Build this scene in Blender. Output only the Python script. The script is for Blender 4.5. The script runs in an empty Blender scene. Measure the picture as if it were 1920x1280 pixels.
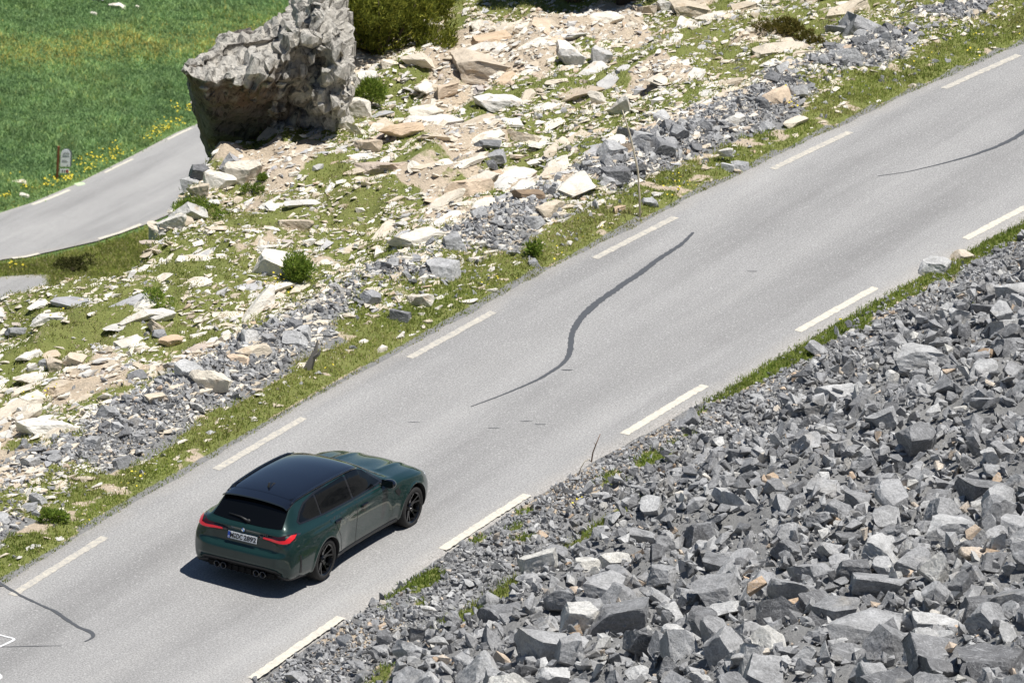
import bpy, bmesh, math
import numpy as np
from mathutils import Vector, Matrix
from mathutils.bvhtree import BVHTree

# ------------------------------------------------------------------ camera, sky, sun, exposure
SC = bpy.context.scene
COL = SC.collection
RAD = math.radians
CAM_C = np.array([48.60503983503293, -88.12042257314883, 41.48541143646555])
CAM_R = np.array([[0.87716222, 0.47487654, 0.07126509],
                  [-0.22519224, 0.27572183, 0.93448699],
                  [0.4241166, -0.83574503, 0.34879128]])
CAM_F = 12971.2
cd = bpy.data.cameras.new('camera')
cam = bpy.data.objects.new('camera', cd)
COL.objects.link(cam)
cd.sensor_fit = 'HORIZONTAL'; cd.sensor_width = 36.0; cd.lens = CAM_F / 1920 * 36
cd.clip_start = 1.0; cd.clip_end = 6000
cd.dof.use_dof = True; cd.dof.focus_distance = 112.0; cd.dof.aperture_fstop = 7.1
cam.matrix_world = Matrix.Translation(CAM_C) @ Matrix(CAM_R.T.tolist()).to_4x4()
SC.camera = cam

SUN = Vector((0.29, 0.07, 1.0)).normalized()
sun_el = math.asin(SUN.z)
world = bpy.data.worlds.new('World'); SC.world = world
world.use_nodes = True
wn = world.node_tree; wn.nodes.clear()
sky = wn.nodes.new('ShaderNodeTexSky'); sky.sky_type = 'NISHITA'; sky.sun_disc = False
sky.sun_elevation = sun_el; sky.sun_rotation = math.atan2(SUN.x, SUN.y)
sky.altitude = 2000; sky.air_density = 1.0; sky.dust_density = 0.6; sky.ozone_density = 1.2
bg = wn.nodes.new('ShaderNodeBackground'); bg.inputs['Strength'].default_value = 0.066
wo = wn.nodes.new('ShaderNodeOutputWorld')
wn.links.new(sky.outputs[0], bg.inputs[0]); wn.links.new(bg.outputs[0], wo.inputs[0])
sd = bpy.data.lights.new('sun', 'SUN'); sd.energy = 5.0; sd.angle = RAD(0.53); sd.color = (1.0, 0.972, 0.93)
sun = bpy.data.objects.new('sun', sd); COL.objects.link(sun)
sun.rotation_euler = SUN.to_track_quat('Z', 'Y').to_euler()
vs = SC.view_settings
vs.view_transform = 'Standard'; vs.look = 'None'; vs.exposure = 0.2; vs.gamma = 1.0; vs.use_curve_mapping = False
SC.cycles.max_bounces = 6; SC.cycles.diffuse_bounces = 3; SC.cycles.glossy_bounces = 3

rng = np.random.default_rng(11)

# ------------------------------------------------------------------ helpers
def tag(o, label=None, cat=None, group=None, kind=None):
    if label: o['label'] = label
    if cat: o['category'] = cat
    if group: o['group'] = group
    if kind: o['kind'] = kind
    return o

def link(name, me, mat=None, parent=None):
    o = bpy.data.objects.new(name, me); COL.objects.link(o)
    if mat is not None and len(me.materials) == 0:
        me.materials.append(mat)
    if parent is not None: o.parent = parent
    return o

def empty(name, loc=(0, 0, 0), rz=0.0):
    o = bpy.data.objects.new(name, None); COL.objects.link(o)
    o.location = loc; o.rotation_euler = (0, 0, rz); o.empty_display_size = 0.2
    return o

def np_mesh(name, V, F, attrs=None, smooth=False):
    """V (n,3), F (m,k) one face size"""
    me = bpy.data.meshes.new(name)
    V = np.asarray(V, np.float32); F = np.asarray(F, np.int32)
    m, k = F.shape
    me.vertices.add(len(V)); me.vertices.foreach_set('co', V.ravel())
    me.loops.add(m * k); me.loops.foreach_set('vertex_index', F.ravel())
    me.polygons.add(m); me.polygons.foreach_set('loop_start', np.arange(0, m * k, k, dtype=np.int32))
    me.polygons.foreach_set('use_smooth', np.full(m, smooth, dtype=bool))
    for an, av in (attrs or {}).items():
        a = me.attributes.new(an, 'FLOAT', 'POINT'); a.data.foreach_set('value', np.asarray(av, np.float32))
    me.update(calc_edges=True)
    return me

def bm_mesh(name, bm, smooth=False):
    me = bpy.data.meshes.new(name)
    bmesh.ops.recalc_face_normals(bm, faces=bm.faces)
    for f in bm.faces: f.smooth = smooth
    bm.to_mesh(me); bm.free()
    return me

def _hash(ix, iy, seed):
    n = (ix.astype(np.int64) * 374761393 + iy.astype(np.int64) * 668265263 + seed * 1442695041) & 0x7fffffff
    n = ((n ^ (n >> 13)) * 1274126177) & 0x7fffffff
    n = n ^ (n >> 16)
    return (n & 0xffff) / 65535.0

def vnoise(x, y, seed=0):
    x = np.asarray(x, float); y = np.asarray(y, float)
    ix = np.floor(x); iy = np.floor(y); fx = x - ix; fy = y - iy
    ix = ix.astype(np.int64); iy = iy.astype(np.int64)
    fx = fx * fx * (3 - 2 * fx); fy = fy * fy * (3 - 2 * fy)
    a = _hash(ix, iy, seed); b = _hash(ix + 1, iy, seed); c = _hash(ix, iy + 1, seed); d = _hash(ix + 1, iy + 1, seed)
    return (a * (1 - fx) + b * fx) * (1 - fy) + (c * (1 - fx) + d * fx) * fy

def fbm(x, y, seed=0, octv=4):
    s = 0; a = .5; t = 0
    for i in range(octv):
        s = s + a * vnoise(x * 2 ** i, y * 2 ** i, seed + 17 * i); t += a; a *= .5
    return s / t

def vnoise3(P, seed=0):
    return (vnoise(P[:, 0] + 3.1 * P[:, 2], P[:, 1] - 1.7 * P[:, 2], seed) + vnoise(P[:, 1] + 2.3 * P[:, 0], P[:, 2] + 5.7, seed + 5) + vnoise(P[:, 2] - 4.1 * P[:, 1], P[:, 0] + 9.2, seed + 9)) / 3

def sst(a, b, x):
    t = np.clip((np.asarray(x, float) - a) / (b - a), 0, 1)
    return t * t * (3 - 2 * t)

# ------------------------------------------------------------------ terrain shape (metres; +y is up the road, +x towards the scree)
def line_x(y):
    s = np.clip(np.asarray(y, float), -60, 75) / 10
    return -2.7412 - .2943 * s + .4192 * s * s / 2 - .0131 * s ** 3 / 6
ROAD_W = 4.575
def edge_l(y): return line_x(y) - .40
def edge_r(y): return line_x(y) + ROAD_W + .12 + .20 * sst(4.5, 11, y)

VALLEY_Z = -76.0
CREST = None
def crest_dist(x, y):
    """signed distance beyond the crest line (positive on the valley side)"""
    x = np.asarray(x, float); y = np.asarray(y, float)
    best = np.full(x.shape, 1e9); sgn = np.ones(x.shape)
    for (ax, ay), (bx, by) in zip(CREST[:-1], CREST[1:]):
        dx, dy = bx - ax, by - ay
        t = np.clip(((x - ax) * dx + (y - ay) * dy) / (dx * dx + dy * dy), 0, 1)
        d2 = (x - ax - t * dx) ** 2 + (y - ay - t * dy) ** 2
        cr = dx * (y - ay) - dy * (x - ax)
        m = d2 < best
        best = np.where(m, d2, best); sgn = np.where(m, np.sign(cr), sgn)
    return np.sqrt(best) * sgn

def ground_z(x, y, detail=True):
    x = np.asarray(x, float); y = np.asarray(y, float)
    u = edge_l(y) - x; w = x - edge_r(y)
    z = np.full(x.shape, -.06)
    zl = -.03 + .06 * sst(0, .3, u) - .12 * np.maximum(u - 2.4, 0)
    zr = -.03 + .05 * sst(0, .3, w) + .06 * np.clip(w, 0, 1.4) + .36 * np.maximum(w - 1.4, 0)
    if detail:
        band = np.exp(-((u - 1.75) / .55) ** 2)
        zl = zl + .20 * band * (.4 + fbm(x * .5, y * .5, 3, 3)) + (fbm(x * .28, y * .22, 5, 4) - .5) * 1.1 * sst(2, 5, u) + ((fbm(x * 1.5, y * .8, 8, 3) - .5) * .42 - np.abs(fbm(x * .9 + .2 * y, y * .45, 12, 3) - .5) * .9) * sst(2.0, 3.4, u)
        zl = zl + (fbm(x * 3, y * 3, 9, 2) - .5) * .07 * sst(.1, .5, u)
        zr = zr + (fbm(x * .35, y * .35, 15, 4) - .5) * 1.0 * sst(2, 5, w) + (fbm(x * 1.6, y * 1.6, 18, 3) - .5) * .55 * sst(.5, 2.2, w)
        zr = zr + (fbm(x * 3, y * 3, 19, 2) - .5) * .06 * sst(.1, .5, w)
    z = np.where(u > 0, zl, z); z = np.where(w > 0, zr, z)
    if CREST is not None:
        d = crest_dist(x, y)
        drop = 4.0 * np.maximum(d, 0) ** 2 / (np.maximum(d, 0) + .5)
        z = np.where(u > 0, np.maximum(z - drop, VALLEY_Z - .5), z)
    return z

def ray(px, py):
    return CAM_R.T @ np.array([(px - 960) / CAM_F, -(py - 640) / CAM_F, -1.0])

def hit(px, py, detail=True, t0=80, t1=175):
    r = ray(px, py); t = np.linspace(t0, t1, 3000)
    P = CAM_C + np.outer(t, r)
    below = P[:, 2] < ground_z(P[:, 0], P[:, 1], detail)
    i = int(np.argmax(below)) if below.any() else len(t) - 1
    return P[i], t[i]

def hit_z(px, py, z):
    r = ray(px, py); t = (z - CAM_C[2]) / r[2]
    return CAM_C + t * r

def to_px(P):
    q = (np.asarray(P, float) - CAM_C) @ CAM_R.T
    return 960 + CAM_F * q[..., 0] / -q[..., 2], 640 - CAM_F * q[..., 1] / -q[..., 2]

_c = [hit(px, py, False)[0][:2] for px, py in [(-260, 690), (-120, 612), (0, 572), (130, 522), (275, 466), (332, 402), (356, 350), (395, 300), (470, 225), (560, 120), (640, 20), (690, -70), (760, -150)]]
d0 = _c[0] - _c[2]
CREST = [tuple(_c[0] + d0 * 12)] + [tuple(p) for p in _c] + [(-9.0, 60.0), (-6.0, 140.0)]

# ------------------------------------------------------------------ materials
class NT:
    def __init__(s, name):
        s.m = bpy.data.materials.new(name); s.m.use_nodes = True
        s.t = s.m.node_tree; s.b = s.t.nodes['Principled BSDF']
    def n(s, typ, **kw):
        x = s.t.nodes.new(typ)
        for k, v in kw.items(): setattr(x, k, v)
        return x
    def l(s, a, b): s.t.links.new(a, b)
    def set(s, **kw):
        for k, v in kw.items(): s.b.inputs[k.replace('_', ' ')].default_value = v
        return s
    def pos(s, scale=(1, 1, 1), rot=(0, 0, 0), obj=False):
        if obj: src = s.n('ShaderNodeTexCoord').outputs['Object']
        else: src = s.n('ShaderNodeNewGeometry').outputs['Position']
        mp = s.n('ShaderNodeMapping'); mp.inputs['Scale'].default_value = scale; mp.inputs['Rotation'].default_value = rot
        s.l(src, mp.inputs[0]); return mp.outputs[0]
    def noise(s, vec, scale, detail=4, rough=.55, dist=0):
        x = s.n('ShaderNodeTexNoise'); x.inputs['Scale'].default_value = scale; x.inputs['Detail'].default_value = detail
        x.inputs['Roughness'].default_value = rough; x.inputs['Distortion'].default_value = dist
        s.l(vec, x.inputs['Vector']); return x.outputs['Fac']
    def ramp(s, fac, stops, interp='LINEAR'):
        x = s.n('ShaderNodeValToRGB'); x.color_ramp.interpolation = interp
        e = x.color_ramp.elements
        while len(e) < len(stops): e.new(.5)
        for i, (p, c) in enumerate(stops):
            e[i].position = p
            e[i].color = (c, c, c, 1) if not hasattr(c, '__len__') else (*c, 1)
        s.l(fac, x.inputs[0]); return x.outputs[0]
    def mix(s, fac, a, b, mode='MIX'):
        x = s.n('ShaderNodeMix'); x.data_type = 'RGBA'; x.blend_type = mode
        for v, i in ((fac, 0), (a, 6), (b, 7)):
            if hasattr(v, 'is_linked'): s.l(v, x.inputs[i])
            elif i == 0: x.inputs[0].default_value = v
            else: x.inputs[i].default_value = (*v, 1) if len(v) == 3 else v
        return x.outputs[2]
    def math(s, op, a, b=None):
        x = s.n('ShaderNodeMath'); x.operation = op
        for v, i in ((a, 0), (b, 1)):
            if v is None: continue
            if hasattr(v, 'is_linked'): s.l(v, x.inputs[i])
            else: x.inputs[i].default_value = v
        return x.outputs[0]
    def attr(s, name):
        x = s.n('ShaderNodeAttribute'); x.attribute_name = name; return x.outputs['Fac']
    def bump(s, h, strength=.5, dist=.02):
        x = s.n('ShaderNodeBump'); x.inputs['Strength'].default_value = strength; x.inputs['Distance'].default_value = dist
        s.l(h, x.inputs['Height']); s.l(x.outputs[0], s.b.inputs['Normal'])
    def col(s, c): s.l(c, s.b.inputs['Base Color'])

def plain(name, col, rough=.5, metal=0.0, coat=0.0, spec=.5, coat_rough=.03):
    x = NT(name); x.b.inputs['Base Color'].default_value = (*col, 1)
    x.set(Roughness=rough, Metallic=metal, Coat_Weight=coat, Coat_Roughness=coat_rough, Specular_IOR_Level=spec)
    return x.m

def rock_tint(x):
    """per-rock random number: mesh attribute on the loose rubble, object random on single rocks"""
    oi = x.n('ShaderNodeObjectInfo').outputs['Random']
    return x.math('FRACT', x.math('ADD', x.attr('tint'), oi))

def mat_scree():
    x = NT('grey_scree_rock'); p = x.pos()
    t = rock_tint(x)
    base = x.ramp(t, [(0, (.148, .148, .15)), (.25, (.24, .24, .241)), (.55, (.305, .304, .303)), (.8, (.38, .378, .372)), (.93, (.47, .465, .45)), (.965, (.55, .53, .48)), (.985, (.50, .36, .24)), (1, (.56, .5, .42))])
    n1 = x.noise(p, 3.2, 5, .65, .4)
    c = x.mix(1.0, base, x.ramp(n1, [(.25, .62), (.5, 1.05), (.75, 1.45)]), 'MULTIPLY')
    fine = x.noise(p, 30, 4, .7)
    c = x.mix(1.0, c, x.ramp(fine, [(.3, .66), (.7, 1.32)]), 'MULTIPLY')
    vein = x.noise(x.pos((1, 2.6, 1.4), (.5, .3, .9)), 2.3, 3, .5, 1.2)
    vm = x.ramp(vein, [(.485, 0.0), (.5, .5), (.515, 0.0)])
    c = x.mix(vm, c, (.52, .52, .52))
    warm = x.ramp(x.noise(p, 1.3, 3, .6), [(.6, 0.0), (.76, .4)])
    c = x.mix(warm, c, (.44, .39, .31))
    x.col(c); x.set(Roughness=.86, Specular_IOR_Level=.3)
    h = x.math('ADD', x.noise(p, 11, 6, .7), x.math('MULTIPLY', x.noise(p, 45, 4, .7), .45))
    x.bump(h, .75, .035)
    return x.m

def mat_slab(name, stops):
    x = NT(name); p = x.pos()
    t = rock_tint(x)
    base = x.ramp(t, stops)
    n1 = x.noise(p, 2.4, 5, .65, .5)
    c = x.mix(1.0, base, x.ramp(n1, [(.25, .7), (.5, 1.0), (.75, 1.14)]), 'MULTIPLY')
    stain_or_shade = x.ramp(x.noise(x.pos((1, .45, 1.2), (0, 0, .2)), 3.6, 5, .7, .3), [(.55, 0.0), (.7, .65)])
    c = x.mix(stain_or_shade, c, (.46, .33, .20))
    dark = x.ramp(x.noise(x.pos((1.2, .5, 2.5), (.2, .1, .2)), 6, 6, .75, .8), [(.3, .7), (.42, 0.0)])
    c = x.mix(dark, c, (.2, .185, .165))
    x.col(c); x.set(Roughness=.9, Specular_IOR_Level=.25)
    h = x.math('ADD', x.noise(x.pos((1.6, .7, 2), (0, 0, .2)), 9, 6, .72), x.math('MULTIPLY', x.noise(p, 40, 3, .7), .4))
    x.bump(h, .8, .04)
    return x.m

def mat_ground():
    x = NT('hillside_soil'); p = x.pos()
    g = x.attr('grass'); gr = x.attr('gravel')
    n = x.noise(p, 6, 5, .65)
    soil = x.mix(x.noise(p, 1.5, 4, .6), (.52, .42, .31), (.68, .57, .43))
    soil = x.mix(1.0, soil, x.ramp(x.noise(p, 28, 4, .7), [(.3, .6), (.7, 1.2)]), 'MULTIPLY')
    grass = x.mix(x.noise(p, 2.2, 4, .6), (.15, .19, .045), (.28, .28, .10))
    grass = x.mix(1.0, grass, x.ramp(x.noise(p, 40, 3, .7), [(.3, .55), (.7, 1.35)]), 'MULTIPLY')
    grav = x.mix(x.noise(p, 22, 5, .7), (.11, .11, .112), (.40, .395, .38))
    gm = x.ramp(x.math('ADD', g, x.math('MULTIPLY', x.math('SUBTRACT', n, .5), .7)), [(.42, 0.0), (.58, 1.0)])
    rm = x.ramp(x.math('ADD', gr, x.math('MULTIPLY', x.math('SUBTRACT', n, .5), .5)), [(.42, 0.0), (.58, 1.0)])
    c = x.mix(rm, x.mix(gm, soil, grass), grav)
    x.col(c); x.set(Roughness=.95, Specular_IOR_Level=.15)
    x.bump(x.math('ADD', x.noise(p, 14, 6, .7), x.noise(p, 50, 3, .7)), .8, .04)
    return x.m

def mat_blades(name, stops):
    x = NT(name); p = x.pos()
    c = x.ramp(x.attr('tint'), stops)
    c = x.mix(1.0, c, x.ramp(x.noise(p, .7, 3, .6), [(.3, .72), (.7, 1.25)]), 'MULTIPLY')
    x.col(c); x.set(Roughness=.75, Specular_IOR_Level=.2)
    # thin leaves let some light through
    tr = x.n('ShaderNodeBsdfTranslucent'); x.l(c, tr.inputs[0])
    ms = x.n('ShaderNodeMixShader'); ms.inputs[0].default_value = .42
    x.l(x.b.outputs[0], ms.inputs[1]); x.l(tr.outputs[0], ms.inputs[2])
    x.l(ms.outputs[0], x.t.nodes['Material Output'].inputs[0])
    return x.m

def mat_asphalt():
    x = NT('worn_asphalt'); p = x.pos()
    big = x.noise(x.pos((.9, .07, 1), (0, 0, .03)), 1.1, 4, .55, .3)
    c = x.ramp(big, [(.3, (.24, .235, .228)), (.5, (.300, .294, .285)), (.72, (.345, .337, .324))])
    blot = x.noise(p, .9, 5, .6)
    c = x.mix(1.0, c, x.ramp(blot, [(.3, .96), (.7, 1.03)]), 'MULTIPLY')
    lane = x.attr('edge')
    c = x.mix(x.ramp(x.math('ADD', lane, x.math('MULTIPLY', x.math('SUBTRACT', blot, .5), .8)), [(.45, 0.0), (.95, .55)]), c, (.36, .335, .30))
    tr = x.ramp(x.math('ADD', x.attr('across'), x.math('MULTIPLY', x.math('SUBTRACT', x.noise(x.pos((.6, .1, 1)), 1.6, 3, .6), .5), .12)), [(.12, 1.03), (.27, .92), (.42, 1.02), (.55, 1.0), (.68, .90), (.84, 1.04)])
    c = x.mix(1.0, c, tr, 'MULTIPLY')
    sp = x.noise(p, 33, 4, .85)
    c = x.mix(1.0, c, x.ramp(sp, [(.33, .56), (.5, 1.0), (.65, 1.45)]), 'MULTIPLY')
    vo = x.n('ShaderNodeTexVoronoi'); vo.inputs['Scale'].default_value = 42; x.l(p, vo.inputs['Vector'])
    st = x.ramp(vo.outputs['Color'], [(.8, 0.0), (.86, .35)])
    c = x.mix(st, c, (.55, .54, .52))
    x.col(c); x.set(Roughness=.88, Specular_IOR_Level=.3)
    x.bump(x.noise(p, 70, 3, .8), .5, .012)
    return x.m

def mat_paint_mark(name, col, wear=.5):
    x = NT(name); p = x.pos()
    n = x.math('ADD', x.math('MULTIPLY', x.noise(p, 9, 5, .7), .6), x.math('MULTIPLY', x.noise(p, 60, 3, .8), .5))
    f = x.ramp(n, [(wear - .12, 0.0), (wear + .12, 1.0)])
    x.col(x.mix(f, (.33, .32, .305), col)); x.set(Roughness=.8)
    return x.m

def mat_meadow():
    x = NT('valley_grass'); p = x.pos()
    band = x.attr('dry')
    n = x.noise(p, .16, 5, .6)
    c = x.ramp(n, [(.3, (.15, .24, .08)), (.55, (.20, .31, .105)), (.75, (.25, .34, .095))])
    c = x.mix(x.ramp(x.math('ADD', band, x.math('MULTIPLY', x.math('SUBTRACT', x.noise(p, .5, 5, .7), .5), 1.0)), [(.4, 0.0), (.8, .85)]), c, (.36, .31, .07))
    c = x.mix(1.0, c, x.ramp(x.noise(p, 2.6, 5, .75), [(.3, .55), (.7, 1.4)]), 'MULTIPLY')
    x.col(c); x.set(Roughness=.95, Specular_IOR_Level=.1)
    x.bump(x.noise(p, 3, 6, .75), 1.0, .35)
    return x.m

M = {
 'scree': mat_scree(),
 'slab': mat_slab('pale_limestone', [(0, (.50, .42, .32)), (.18, (.66, .57, .44)), (.45, (.74, .68, .57)), (.75, (.78, .74, .66)), (.9, (.60, .58, .54)), (.96, (.42, .42, .43)), (1, (.64, .48, .33))]),
 'tan': mat_slab('tan_limestone', [(0, (.62, .47, .32)), (.5, (.66, .52, .38)), (1, (.62, .54, .43))]),
 'brown': mat_slab('brown_stone', [(0, (.26, .19, .13)), (1, (.30, .22, .15))]),
 'ground': mat_ground(),
 'asphalt': mat_asphalt(),
 'line': mat_paint_mark('old_white_line_paint', (.60, .55, .45), .54),
 'line_new': mat_paint_mark('white_line_paint', (.66, .61, .50), .47),
 'white_mark': mat_paint_mark('white_chalk_mark', (.72, .72, .72), .4),
 'lime_mark': mat_paint_mark('pale_green_paint', (.55, .68, .42), .3),
 'tar': plain('tar_sealant', (.085, .088, .092), .5),
 'meadow': mat_meadow(),
 'grass': mat_blades('verge_grass', [(0, (.12, .19, .03)), (.4, (.23, .30, .055)), (.7, (.35, .37, .10)), (.9, (.50, .45, .20)), (1, (.62, .54, .32))]),
 'mgrass': mat_blades('meadow_grass', [(0, (.20, .32, .14)), (.5, (.31, .46, .20)), (.85, (.43, .56, .21)), (1, (.64, .58, .18))]),
 'pine': mat_blades('pine_needles', [(0, (.06, .085, .016)), (.5, (.19, .215, .036)), (.85, (.39, .395, .065)), (1, (.50, .47, .09))]),
 'shrub': mat_blades('shrub_leaves', [(0, (.09, .15, .025)), (.6, (.22, .31, .05)), (1, (.40, .45, .09))]),
 'ochre': mat_blades('heath_leaves', [(0, (.07, .07, .015)), (.5, (.14, .125, .025)), (1, (.23, .18, .05))]),
 'dryshrub': mat_blades('brown_green_leaves', [(0, (.045, .05, .015)), (.5, (.085, .09, .025)), (1, (.14, .13, .045))]),
 'bark': plain('grey_bark', (.16, .12, .085), .9),
 'stick': plain('bleached_wood', (.60, .52, .38), .85),
 'twig': plain('brown_twig_bark', (.22, .14, .09), .85),
 'yellow': plain('yellow_petals', (.72, .6, .05), .7),
 'whitepetal': plain('white_petals', (.7, .72, .55), .7),
}

# ------------------------------------------------------------------ ground sheet
def axis(lo, a, b, hi, step, grow=1.18):
    mid = list(np.arange(a, b, step)); L = []; s = step; p = a
    while p > lo: s *= grow; p -= s; L.append(p)
    Rr = []; s = step; p = mid[-1]
    while p < hi: s *= grow; p += s; Rr.append(p)
    return np.array(L[::-1] + mid + Rr)
gx = axis(-130, -22, 22, 160, .14); gy = axis(-260, -16, 50, 240, .14)
GX, GY = np.meshgrid(gx, gy)
def zone_masks(x, y):
    u = edge_l(y) - x; w = x - edge_r(y)
    wob = (fbm(x * .6, y * .6, 31, 3) - .5)
    vw = .85 + .55 * sst(22, 34, y) + .9 * wob
    bw = 2.0 + .5 * sst(12, 20, y) + 1.2 * (fbm(x * .4, y * .4, 33, 3) - .5)
    px, py = to_px(np.stack([x, y, ground_z(x, y, False)], -1))
    # left side
    patch = fbm(x * .75 + .15 * y, y * .42, 41, 4)
    dens = .39 + .08 * np.exp(-(((px - 1000) / 420) ** 2 + ((py - 190) / 190) ** 2)) - .10 * np.exp(-(((px - 380) / 330) ** 2 + ((py - 520) / 120) ** 2)) - .12 * sst(1150, 1350, px) + .04 * sst(600, 720, py)
    hill_grass = sst(dens - .10, dens + .14, patch)
    gl = np.where(u < vw, .82 - .5 * sst(.63, .73, fbm(x * 2.2, y * 1.8, 43, 3)), np.where(u < bw, np.where(fbm(x * .5, y * .5, 47, 3) > .42, .12, .25 + .6 * hill_grass), hill_grass))
    gvl = np.where((u > vw - .05) & (u < bw + .1), 1.0, 0.0) * np.where(fbm(x * .5, y * .5, 47, 3) > .42, 1, .2)
    gvl = np.where((u < .12) & (u > -1), .7, gvl)
    # right side
    strip = sst(10.0, 11.5, y) * (1 - sst(25, 27, y))
    gr = np.where(w < .06 + .40 * strip * (.6 + .8 * fbm(x * .8, y * .8, 51, 2)), .9 * strip, 0)
    bench = np.exp(-((w - 1.75 - .5 * (fbm(y * .15, y * .0 + 3, 53, 2) - .5)) / .2) ** 2) * sst(.5, .62, fbm(x * .5, y * .28 + 7, 55, 2)) * (1 - sst(14, 20, y))
    gr = np.maximum(gr, bench * 1.0)
    edge_t = sst(.60, .70, fbm(x * 1.5, y * .9 + 3, 57, 3)) * (w > .1) * (w < .95)
    gr = np.maximum(gr, edge_t * .8)
    gvr = 1 - gr - .75 * sst(.5, .62, fbm(x * .9, y * .6, 59, 3)) * (w < .8)
    return np.where(u > 0, gl, np.where(w > 0, gr, 0)), np.where(u > 0, gvl, np.where(w > 0, gvr, 1)), u, w, px, py
GZ = ground_z(GX, GY)
gmask, gvmask, *_ = zone_masks(GX, GY)
ny, nx = GX.shape
ii = np.arange(ny * nx).reshape(ny, nx)
F = np.stack([ii[:-1, :-1], ii[:-1, 1:], ii[1:, 1:], ii[1:, :-1]], -1).reshape(-1, 4)
me = np_mesh('hillside', np.stack([GX, GY, GZ], -1).reshape(-1, 3), F, {'grass': gmask.ravel(), 'gravel': gvmask.ravel()}, True)
tag(link('hillside', me, M['ground']), kind='structure')

# valley floor
mx = axis(-900, -190, -80, 900, .8, 1.12); my = axis(-700, 140, 300, 1500, .8, 1.12)
MX, MY = np.meshgrid(mx, my)
def valley_z(x, y):
    b = (np.asarray(x, float) * -.45 + np.asarray(y, float) * .89)
    return VALLEY_Z + .05 * np.maximum(b - 262, 0) + (fbm(np.asarray(x) * .12, np.asarray(y) * .12, 61, 4) - .5) * 1.1 * sst(258, 266, b)
mpx, mpy = to_px(np.stack([MX, MY, np.full(MX.shape, VALLEY_Z)], -1))
inview = (mpx > -600) & (mpx < 1500) & (mpy > -600) & (mpy < 900)
dry = np.where(inview, np.exp(-((mpy - 85 + .07 * (mpx - 250)) / 42) ** 2) * .75 + .25 * np.exp(-((mpy - 20) / 30) ** 2) * sst(300, 420, mpx), .2)
ny, nx = MX.shape; ii = np.arange(ny * nx).reshape(ny, nx)
F = np.stack([ii[:-1, :-1], ii[:-1, 1:], ii[1:, 1:], ii[1:, :-1]], -1).reshape(-1, 4)
me = np_mesh('valley_floor', np.stack([MX, MY, valley_z(MX, MY) - .05], -1).reshape(-1, 3), F, {'dry': dry.ravel()}, True)
tag(link('valley_floor', me, M['meadow']), kind='structure')

# ------------------------------------------------------------------ roads
ys = np.arange(-70, 90, .12)
js = np.linspace(0, 1, 41)
jag_l = .10 * (fbm(ys * 2.2, ys * 0 + 1, 71, 3) - .5) + .14 * (fbm(ys * .5, ys * 0 + 5, 72, 2) - .5)
jag_r = .10 * (fbm(ys * 2.2, ys * 0 + 9, 73, 3) - .5) + .16 * (fbm(ys * .5, ys * 0 + 7, 74, 2) - .5)
xa = edge_l(ys) + jag_l; xb = edge_r(ys) + jag_r
RX = xa[:, None] * (1 - js) + xb[:, None] * js
RY = np.repeat(ys[:, None], 41, 1)
RZ = np.zeros_like(RX); RZ[:, 0] = RZ[:, -1] = -.05
ed = np.minimum(js, 1 - js) * 5.3
edge = np.repeat((1 - np.clip(ed / .75, 0, 1))[None], len(ys), 0)
ii = np.arange(RX.size).reshape(RX.shape)
F = np.stack([ii[:-1, :-1], ii[:-1, 1:], ii[1:, 1:], ii[1:, :-1]], -1).reshape(-1, 4)
road = tag(link('road', np_mesh('road', np.stack([RX, RY, RZ], -1).reshape(-1, 3), F, {'edge': edge.ravel(), 'across': np.repeat(js[None], len(ys), 0).ravel()}, True), M['asphalt']), kind='structure')

def ribbon(name, pts, widths, z, mat, parent, jitter=.0):
    """flat strip along a ground polyline"""
    pts = np.array(pts, float); widths = np.array(widths, float)
    s = np.r_[0, np.cumsum(np.linalg.norm(np.diff(pts, axis=0), axis=1))]
    n = max(6, int(s[-1] / .06)); q = np.linspace(0, s[-1], n)
    # smooth interpolation
    def sm(v):
        r = np.interp(q, s, v); k = max(1, n // 40)
        kern = np.ones(2 * k + 1) / (2 * k + 1)
        return np.convolve(np.pad(r, k, mode='edge'), kern, 'valid')
    P = np.stack([sm(pts[:, 0]), sm(pts[:, 1])], 1); W = sm(widths)
    T = np.gradient(P, axis=0); T /= np.linalg.norm(T, axis=1)[:, None]
    N = np.stack([-T[:, 1], T[:, 0]], 1)
    ja = 1 + jitter * (rng.random(n) - .5); jb = 1 + jitter * (rng.random(n) - .5)
    A = P + N * (W * .5 * ja)[:, None]; B = P - N * (W * .5 * jb)[:, None]
    zz = z(P) if callable(z) else np.full(n, z)
    V = np.concatenate([np.c_[A, zz], np.c_[B, zz]])
    i = np.arange(n - 1)
    F = np.stack([i, i + n, i + n + 1, i + 1], 1)
    return link(name, np_mesh(name, V, F), mat, parent)

PITCH = 6.5
for i in range(-3, 9):
    y0 = -3.593 + PITCH * i
    yy = np.linspace(y0 + .02, y0 + 2.98, 12)
    ribbon('edge_dash', np.c_[line_x(yy), yy], np.full(12, .14), .005, M['line'], road, .3)
for i in range(-3, 9):
    y0 = -4.0965 + PITCH * .974 * i
    yy = np.linspace(y0 + .02, y0 + 2.98, 12)
    ribbon('edge_dash', np.c_[line_x(yy) + ROAD_W, yy], np.full(12, .15), .005, M['line_new'], road, .3)
def ground_px(L, z=0.0): return [hit_z(px, py, z)[:2] for px, py in L]
ribbon('tar_seam', ground_px([(878, 764), (925, 747), (970, 729), (1013, 710), (1057, 682), (1070, 660), (1070, 634), (1077, 614), (1097, 587), (1120, 567), (1163, 537), (1203, 510), (1233, 487), (1280, 457), (1302, 434)]),
       [.02, .03, .04, .055, .07, .10, .10, .11, .13, .13, .12, .12, .10, .08, .05], .006, M['tar'], road, .45)
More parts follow.
